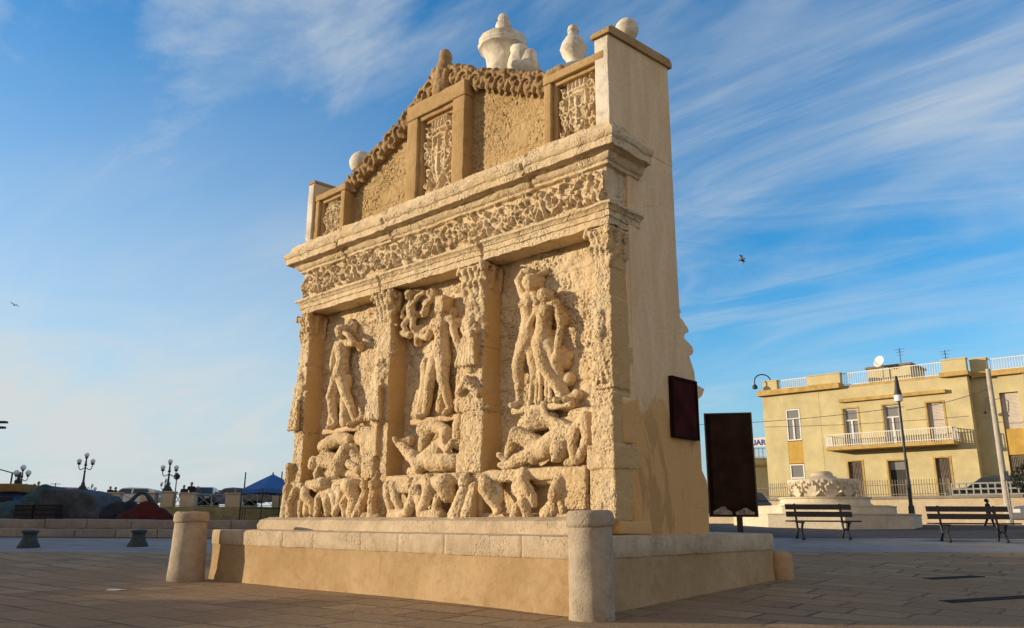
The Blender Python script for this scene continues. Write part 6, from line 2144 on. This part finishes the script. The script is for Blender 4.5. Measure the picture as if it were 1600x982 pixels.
# wall bracket lamp on the recessed wall
p0 = bworld(11.98, 0.58, 6.5)
wb_ = empty('wall_lamp', p0, BA, 'wrought iron bracket lamp on the recessed yellow wall', 'lamp')
MB().tube([(0.30, 0, 0.62), (0.22, -0.25, 0.70), (0.10, -0.45, 0.66), (0.02, -0.5, 0.45), (0.0, -0.5, 0.2), (-0.04, -0.46, 0.0)], 0.018, 7).build('bracket', M['dark_iron'], wb_)
MB().tube([(0.06, -0.001, 0.05), (0.06, -0.05, 0.62)], 0.014, 6).build('wall_stay', M['dark_iron'], wb_)
MB().lathe([(0.03, 0.06), (0.09, 0.0), (0.07, -0.07), (0.02, -0.09)], (-0.06, -0.45, -0.04), 10).build('lamp_head', M['dark_iron'], wb_)
# downpipe
dp = MB()
dp.tube([(13.75, 0.55, 0.8), (13.75, 0.55, 8.28)], 0.05, 8)
bp(dp, 'downpipe', M['concrete'])

# garden wall with fence in front of the building
fw = empty('garden_wall', bworld(0, -3.2, 0), BA, 'low pale garden wall in front of the yellow building', 'wall')
m = MB()
m.gbox(-9.5, 16.5, -0.2, 0.2, 0.6, 2.18, 0.6, 0.02)
m.build('wall_body', M['kerb_wall'], fw)
MB().gbox(-9.6, 16.6, -0.26, 0.26, 2.183, 2.32, 0.6, 0.02).build('wall_coping', M['grey_stone'], fw)
gf = empty('iron_fence', bworld(0, -3.2, 2.32), BA, 'spiked iron fence standing on the garden wall of the yellow building', 'fence')
m = MB()
for s in (-9.0, -6.0, -3.0, 0.0, 3.0, 6.0, 8.9, 10.75):
    MB().box(s - 0.05, s + 0.05, -0.05, 0.05, 0, 0.78).build('post', M['brown_shutter'], gf)
for z in (0.10, 0.55):
    m.bar((-9.0, 0, z), (10.75, 0, z), 0.03)
k = -8.94
while k < 10.75:
    m.bar((k, 0, 0.0), (k, 0, 0.74), 0.024)
    m.add([(k - .02, -.02, .74), (k + .02, -.02, .74), (k + .02, .02, .74), (k - .02, .02, .74), (k, 0, .82)], [(0, 1, 4), (1, 2, 4), (2, 3, 4), (3, 0, 4)])
    k += 0.12
m.build('railings', M['brown_shutter'], gf)
op = empty('openwork_fence', bworld(0, -3.2, 2.32), BA, 'openwork panel fence of square holes at the right end of the garden wall', 'fence')
m = MB()
for s in np.arange(10.85, 16.5, 0.30):
    m.box(s - 0.03, s + 0.03, -0.05, 0.05, 0, 0.56)
for z in (0.03, 0.28, 0.53):
    m.box(10.85, 16.5, -0.045, 0.045, z - 0.03, z + 0.03)
m.build('lattice', M['rail_pale'], op)
# parked cars behind the fence and behind the board
q = bworld(12.4, -1.9, 1.75)
car(tuple(q), BA + R(2), 'dark car behind the openwork fence, only its roof showing', car_paint('dark_green_paint', (0.03, 0.035, 0.03)), group='cars on the right')
q = at(1128, 822, 37)
car((q.x, 37, zt(q.x, 37)), R(6), 'dark blue car low behind the notice board', car_paint('dark_blue_paint', (0.02, 0.03, 0.07)), group='cars on the right')
q = at(1620, 835, 24.5)
car((q.x + 1.75, 24.5, zt(q.x, 24.5)), R(12), 'grey car whose rounded front shows at the right edge beyond the bench', car_paint('mid_grey_paint', (0.09, 0.092, 0.095)), H_=1.35, group='cars on the right')

# street lamp and utility pole
LY = 29.0
q = at(1427, 820, LY)
z0 = zt(q.x, LY)
top = at(1405, 588, LY).z - z0
lp = empty('street_lamp', (q.x, LY, z0), 0, 'tall slender black street lamp with a white bell shade in front of the balcony', 'street lamp')
MB().lathe([(0.17, -0.05), (0.17, 0.12), (0.11, 0.2), (0.10, 0.7), (0.065, 0.78), (0.06, 1.4), (0.075, 1.45), (0.05, 1.5), (0.045, 2.2), (0.06, 2.25), (0.045, 2.3), (0.04, top - 0.95)], (0, 0, 0), 12).build('post', M['dark_iron'], lp, angle=40)
MB().lathe([(0.06, top - 0.95), (0.14, top - 0.93), (0.15, top - 0.72), (0.11, top - 0.69)], (0, 0, 0), 14).build('shade', M['globe'], lp, angle=40)
MB().lathe([(0.125, top - 0.72), (0.13, top - 0.66), (0.085, top - 0.45), (0.07, top - 0.2), (0.05, top - 0.08), (0.03, top)], (0, 0, 0), 12).build('cap', M['dark_iron'], lp, angle=40)
q = at(1572, 772, 36)
z0 = zt(q.x, 36)
top = at(1545, 577, 36).z - z0
up_ = empty('utility_pole', (q.x, 36, z0), 0, 'grey concrete utility pole in front of the recessed yellow wall', 'pole')
MB().tube([(0, 0, -0.1), (0, 0, top)], [0.15, 0.10], 10).build('pole_shaft', M['concrete'], up_, angle=50)
MB().gbox(-0.12, 0.12, -0.22, -0.10, 1.9, 2.3, 0.2, 0.02).build('meter_box', M['rail_pale'], up_)
MB().bar((0.02, -0.14, 0), (0.02, -0.14, 1.9), 0.03).build('conduit', M['white_paint'], up_)

# lower building behind the board, with its roof sign
q0, q1 = at(1142, 712, 60), at(1212, 712, 60)
nb = empty('low_yellow_building', (q0.x, 60, 0.9), 0, 'low yellow building with a terrace rail and blue sign letters, left of the taller one', 'building')
ww = q1.x - q0.x
hh = q0.z - 0.9
MB().box(0, ww, 0, 6, 0, hh - 0.75).build('wall', M['yellow'], nb)
MB().box(-0.1, ww + 0.1, -0.15, 6.1, hh - 0.75, hh - 0.60).build('band', M['trim'], nb)
MB().box(0, ww, 0.0, 0.2, hh - 0.598, hh - 0.15).build('parapet', M['yellow'], nb)
m = MB()
railing(m, [(0, 0.1), (ww, 0.1)], hh - 0.15, hh + 0.55, 0.3, 0.05)
m.build('terrace_rail', M['white_paint'], nb)
sg0, sg1 = at(1168, 698, 59.5), at(1198.5, 684, 59.5)
SW = (sg1.x - sg0.x) / 0.80
sg = empty('roof_sign', (sg0.x, 60.2, sg0.z), R(-34), 'white roof sign with blue capital letters beside the notice board', 'sign')
MB().box(0, SW, 0, 0.06, 0, sg1.z - sg0.z).build('sign_board', M['white_paint'], sg)
MB().box(0.1, 0.2, 0.1, 0.2, nb.location.z + hh - 0.7 - sg0.z, 0.2).build('strut', M['dark_iron'], sg)
MB().box(SW - 0.2, SW - 0.1, 0.1, 0.2, nb.location.z + hh - 0.7 - sg0.z, 0.2).build('strut', M['dark_iron'], sg)
cu = bpy.data.curves.new('t', 'FONT')
cu.body = 'UAR'
cu.size = 0.56
cu.extrude = 0.01
cu.align_x = 'RIGHT'
cu.offset = 0.012
to = bpy.data.objects.new('t', cu)
col.objects.link(to)
me = bpy.data.meshes.new_from_object(to.evaluated_get(bpy.context.evaluated_depsgraph_get()))
bpy.data.objects.remove(to)
me.transform(Matrix.Translation((SW - 0.30, -0.012, 0.12)) @ Matrix.Rotation(PI / 2, 4, 'X'))
link('sign_letters', me, plain('sign_blue', (0.02, 0.05, 0.32), 0.5, 0, 0.03), sg)

# overhead wires
def wire(a, b, sag, label):
    pts = []
    for i in range(17):
        t = i / 16
        p = Vector(a).lerp(Vector(b), t)
        p.z -= sag * 4 * t * (1 - t)
        pts.append(p)
    o = MB().tube(pts, 0.016, 5).build('overhead_wire', M['dark_iron'], None, smooth=True)
    return tag(o, label, 'wire')
wire(at(1040, 664, 52), at(1412, 636, 40.5), 0.25, 'thin black wire crossing the sky to the middle of the yellow facade')
wire(at(1416, 641, 40.4), at(1550, 606, 36.0), 0.12, 'thin black wire from the facade up to the concrete pole')
wire(at(1040, 752, 52), at(1106, 758, 46), 0.05, 'short low wire seen between the fountain wall and the notice board')

# running child
q = at(1548, 826, 29.8)
person((q.x, 29.8, zt(q.x, 29.8)), at(1548, 780, 29.8).z - zt(q.x, 29.8), R(70), 'child with bushy dark hair running past in dark clothes behind the right bench', CL['black'], CL['navy'], 'walk', 'bushy')
# shrub at the right edge, behind the fence
q = at(1613, 750, 34.5)
tr_ = empty('dark_shrub', (q.x, 34.8, zt(q.x, 34.8)), 0, 'dark leafy shrub at the right edge of the picture before the building', 'shrub')
rr = random.Random(4)
m = MB()
for k in range(900):
    a, b = rr.uniform(0, 2 * PI), rr.uniform(-1, 1)
    rad = 0.62 * rr.uniform(0.5, 1) ** 0.4
    c = Vector((rad * math.cos(a) * math.sqrt(1 - b * b), rad * math.sin(a) * math.sqrt(1 - b * b), 1.95 + rad * b * 1.0))
    n = Vector((rr.uniform(-1, 1), rr.uniform(-1, 1), rr.uniform(-1, 1))).normalized()
    u = n.orthogonal().normalized() * rr.uniform(0.04, 0.08)
    v = n.cross(u).normalized() * 0.035
    m.add([c - u, c + v, c + u, c - v], [(0, 1, 2, 3)])
m.build('crown', M['leaf'], tr_, fix=False)
MB().tube([(0, 0, -0.1), (0.03, 0, 0.8), (0, 0.02, 1.6)], [0.06, 0.045, 0.03], 7).build('stem', M['wood_dark'], tr_)

# drain grates and litter on the paving
def slot(a, b, w, label):
    A, B = Vector(a), Vector(b)
    L = (B - A).length
    ang = math.atan2(B.y - A.y, B.x - A.x)
    mid = (A + B) / 2
    slope = math.atan2(zt(B.x, B.y) - zt(A.x, A.y), L)
    root = empty('drain_grate', (mid.x, mid.y, zt(mid.x, mid.y) + 0.006), ang, label, 'drain grate', 'drain grates in the paving')
    root.rotation_euler = (0, -slope, ang)
    MB().box(-L / 2, L / 2, -w / 2, w / 2, -0.02, 0.0).build('channel', M['door_dark'], root)
    m = MB()
    n = int(L / 0.06)
    for k in range(n):
        u = -L / 2 + (k + 0.5) * L / n
        m.box(u - 0.012, u + 0.012, -w / 2, w / 2, 0.001, 0.005)
    m.box(-L / 2, L / 2, -w / 2 - 0.02, -w / 2 + 0.004, -0.01, 0.006)
    m.box(-L / 2, L / 2, w / 2 - 0.004, w / 2 + 0.02, -0.01, 0.006)
    m.build('grille', M['rubber'], root)
def G(px, py):
    Y = 8.0
    for _ in range(30):
        q = at(px, py, Y)
        d = at(px, py, 1.0) - Vector((0, 0, EYE))
        z = zt(q.x, Y)
        Y = (z - EYE) / d.z * 1.0
    return at(px, py, Y)
slot(G(1478, 941), G(1640, 931), 0.16, 'long iron drain grate near the lower right corner of the paving')
slot(G(1450, 905), G(1530, 901), 0.18, 'shorter iron drain grate in the paving behind the long one')
q = G(182, 923)
me_ = MB().gbox(-0.13, 0.13, -0.05, 0.05, 0.0, 0.018, 0.05, 0.008).rough(0.012, 9, 2).build('litter', M['white_paint'], None, angle=40, loc=(q.x, q.y, zt(q.x, q.y)))
tag(me_, 'flat scrap of white litter on the paving left of the stone post', 'litter')

# birds
def bird(px, py, Y, span, label, bank):
    p = at(px, py, Y)
    root = empty('bird', p, 0.6, label, 'bird')
    root.rotation_euler = (0, bank, 0.6)
    b = MB().chain([(0, -0.30, 0, 0.03), (0, -0.12, 0, 0.075), (0, 0.1, 0, 0.07), (0, 0.34, 0.01, 0.025)])
    b.chain([(0, -0.32, 0.02, 0.05), (0, -0.42, 0.01, 0.012)])
    link('body', fuse(b, 0.02, 1), M['dark_iron'], root)
    for s in (-1, 1):
        w = MB()
        w.add([(s * 0.05, -0.12, 0.02), (s * span * 0.25, -0.17, 0.16), (s * span * 0.5, 0.05, 0.06), (s * span * 0.27, 0.05, 0.13), (s * 0.05, 0.10, 0.02)], [(0, 1, 3, 4), (1, 2, 3)])
        o = w.build('wing', M['dark_iron'], root)
        t = o.modifiers.new('thick', 'SOLIDIFY')
        t.thickness = 0.03
bird(1158.5, 406, 60, 0.85, 'dark gull banking in the blue sky right of the fountain wall', R(60))
bird(22, 477, 90, 1.0, 'tiny dark gull high over the left skyline', R(20))

# added houses, unseen on the left, sized to keep low sun off the square
def shade_house(y0, y1, h, label, group='added shade houses left of the square'):
    r = empty('added_house', (-45, (y0 + y1) / 2, 0), 0, label, 'added_house', group)
    w = (y1 - y0) / 2
    MB().box(-8, 0, -w, w, 0, h - 0.25).build('wall', M['shade_wall'], r)
    MB().box(-8.2, 0.2, -w - 0.001, w + 0.001, h - 0.248, h).build('roof', M['trim'], r)
    n = max(1, int(w * 2 / 3.2))
    for k in range(n):
        y = -w + (k + 0.5) * 2 * w / n
        f = MB().box(0.0, 0.06, y - 0.6, y + 0.6, 1.0, 2.6).build('window', M['white_paint'], r)
        MB().box(0.061, 0.075, y - 0.5, y + 0.5, 1.1, 2.5).build('pane', M['glass'], f)
shade_house(-30, 9.75, 8.1, 'taller pale building added for shade, unseen to the left, nearest the viewer')
shade_house(9.77, 13.4, 6.3, 'narrow pale building added for shade, unseen to the left, between two longer ones')
shade_house(13.42, 19.4, 5.85, 'second narrow pale building added for shade, unseen to the left, beside the tallest one')
shade_house(19.42, 66, 8.7, 'long tall pale building added for shade, unseen to the left, farthest from the viewer')
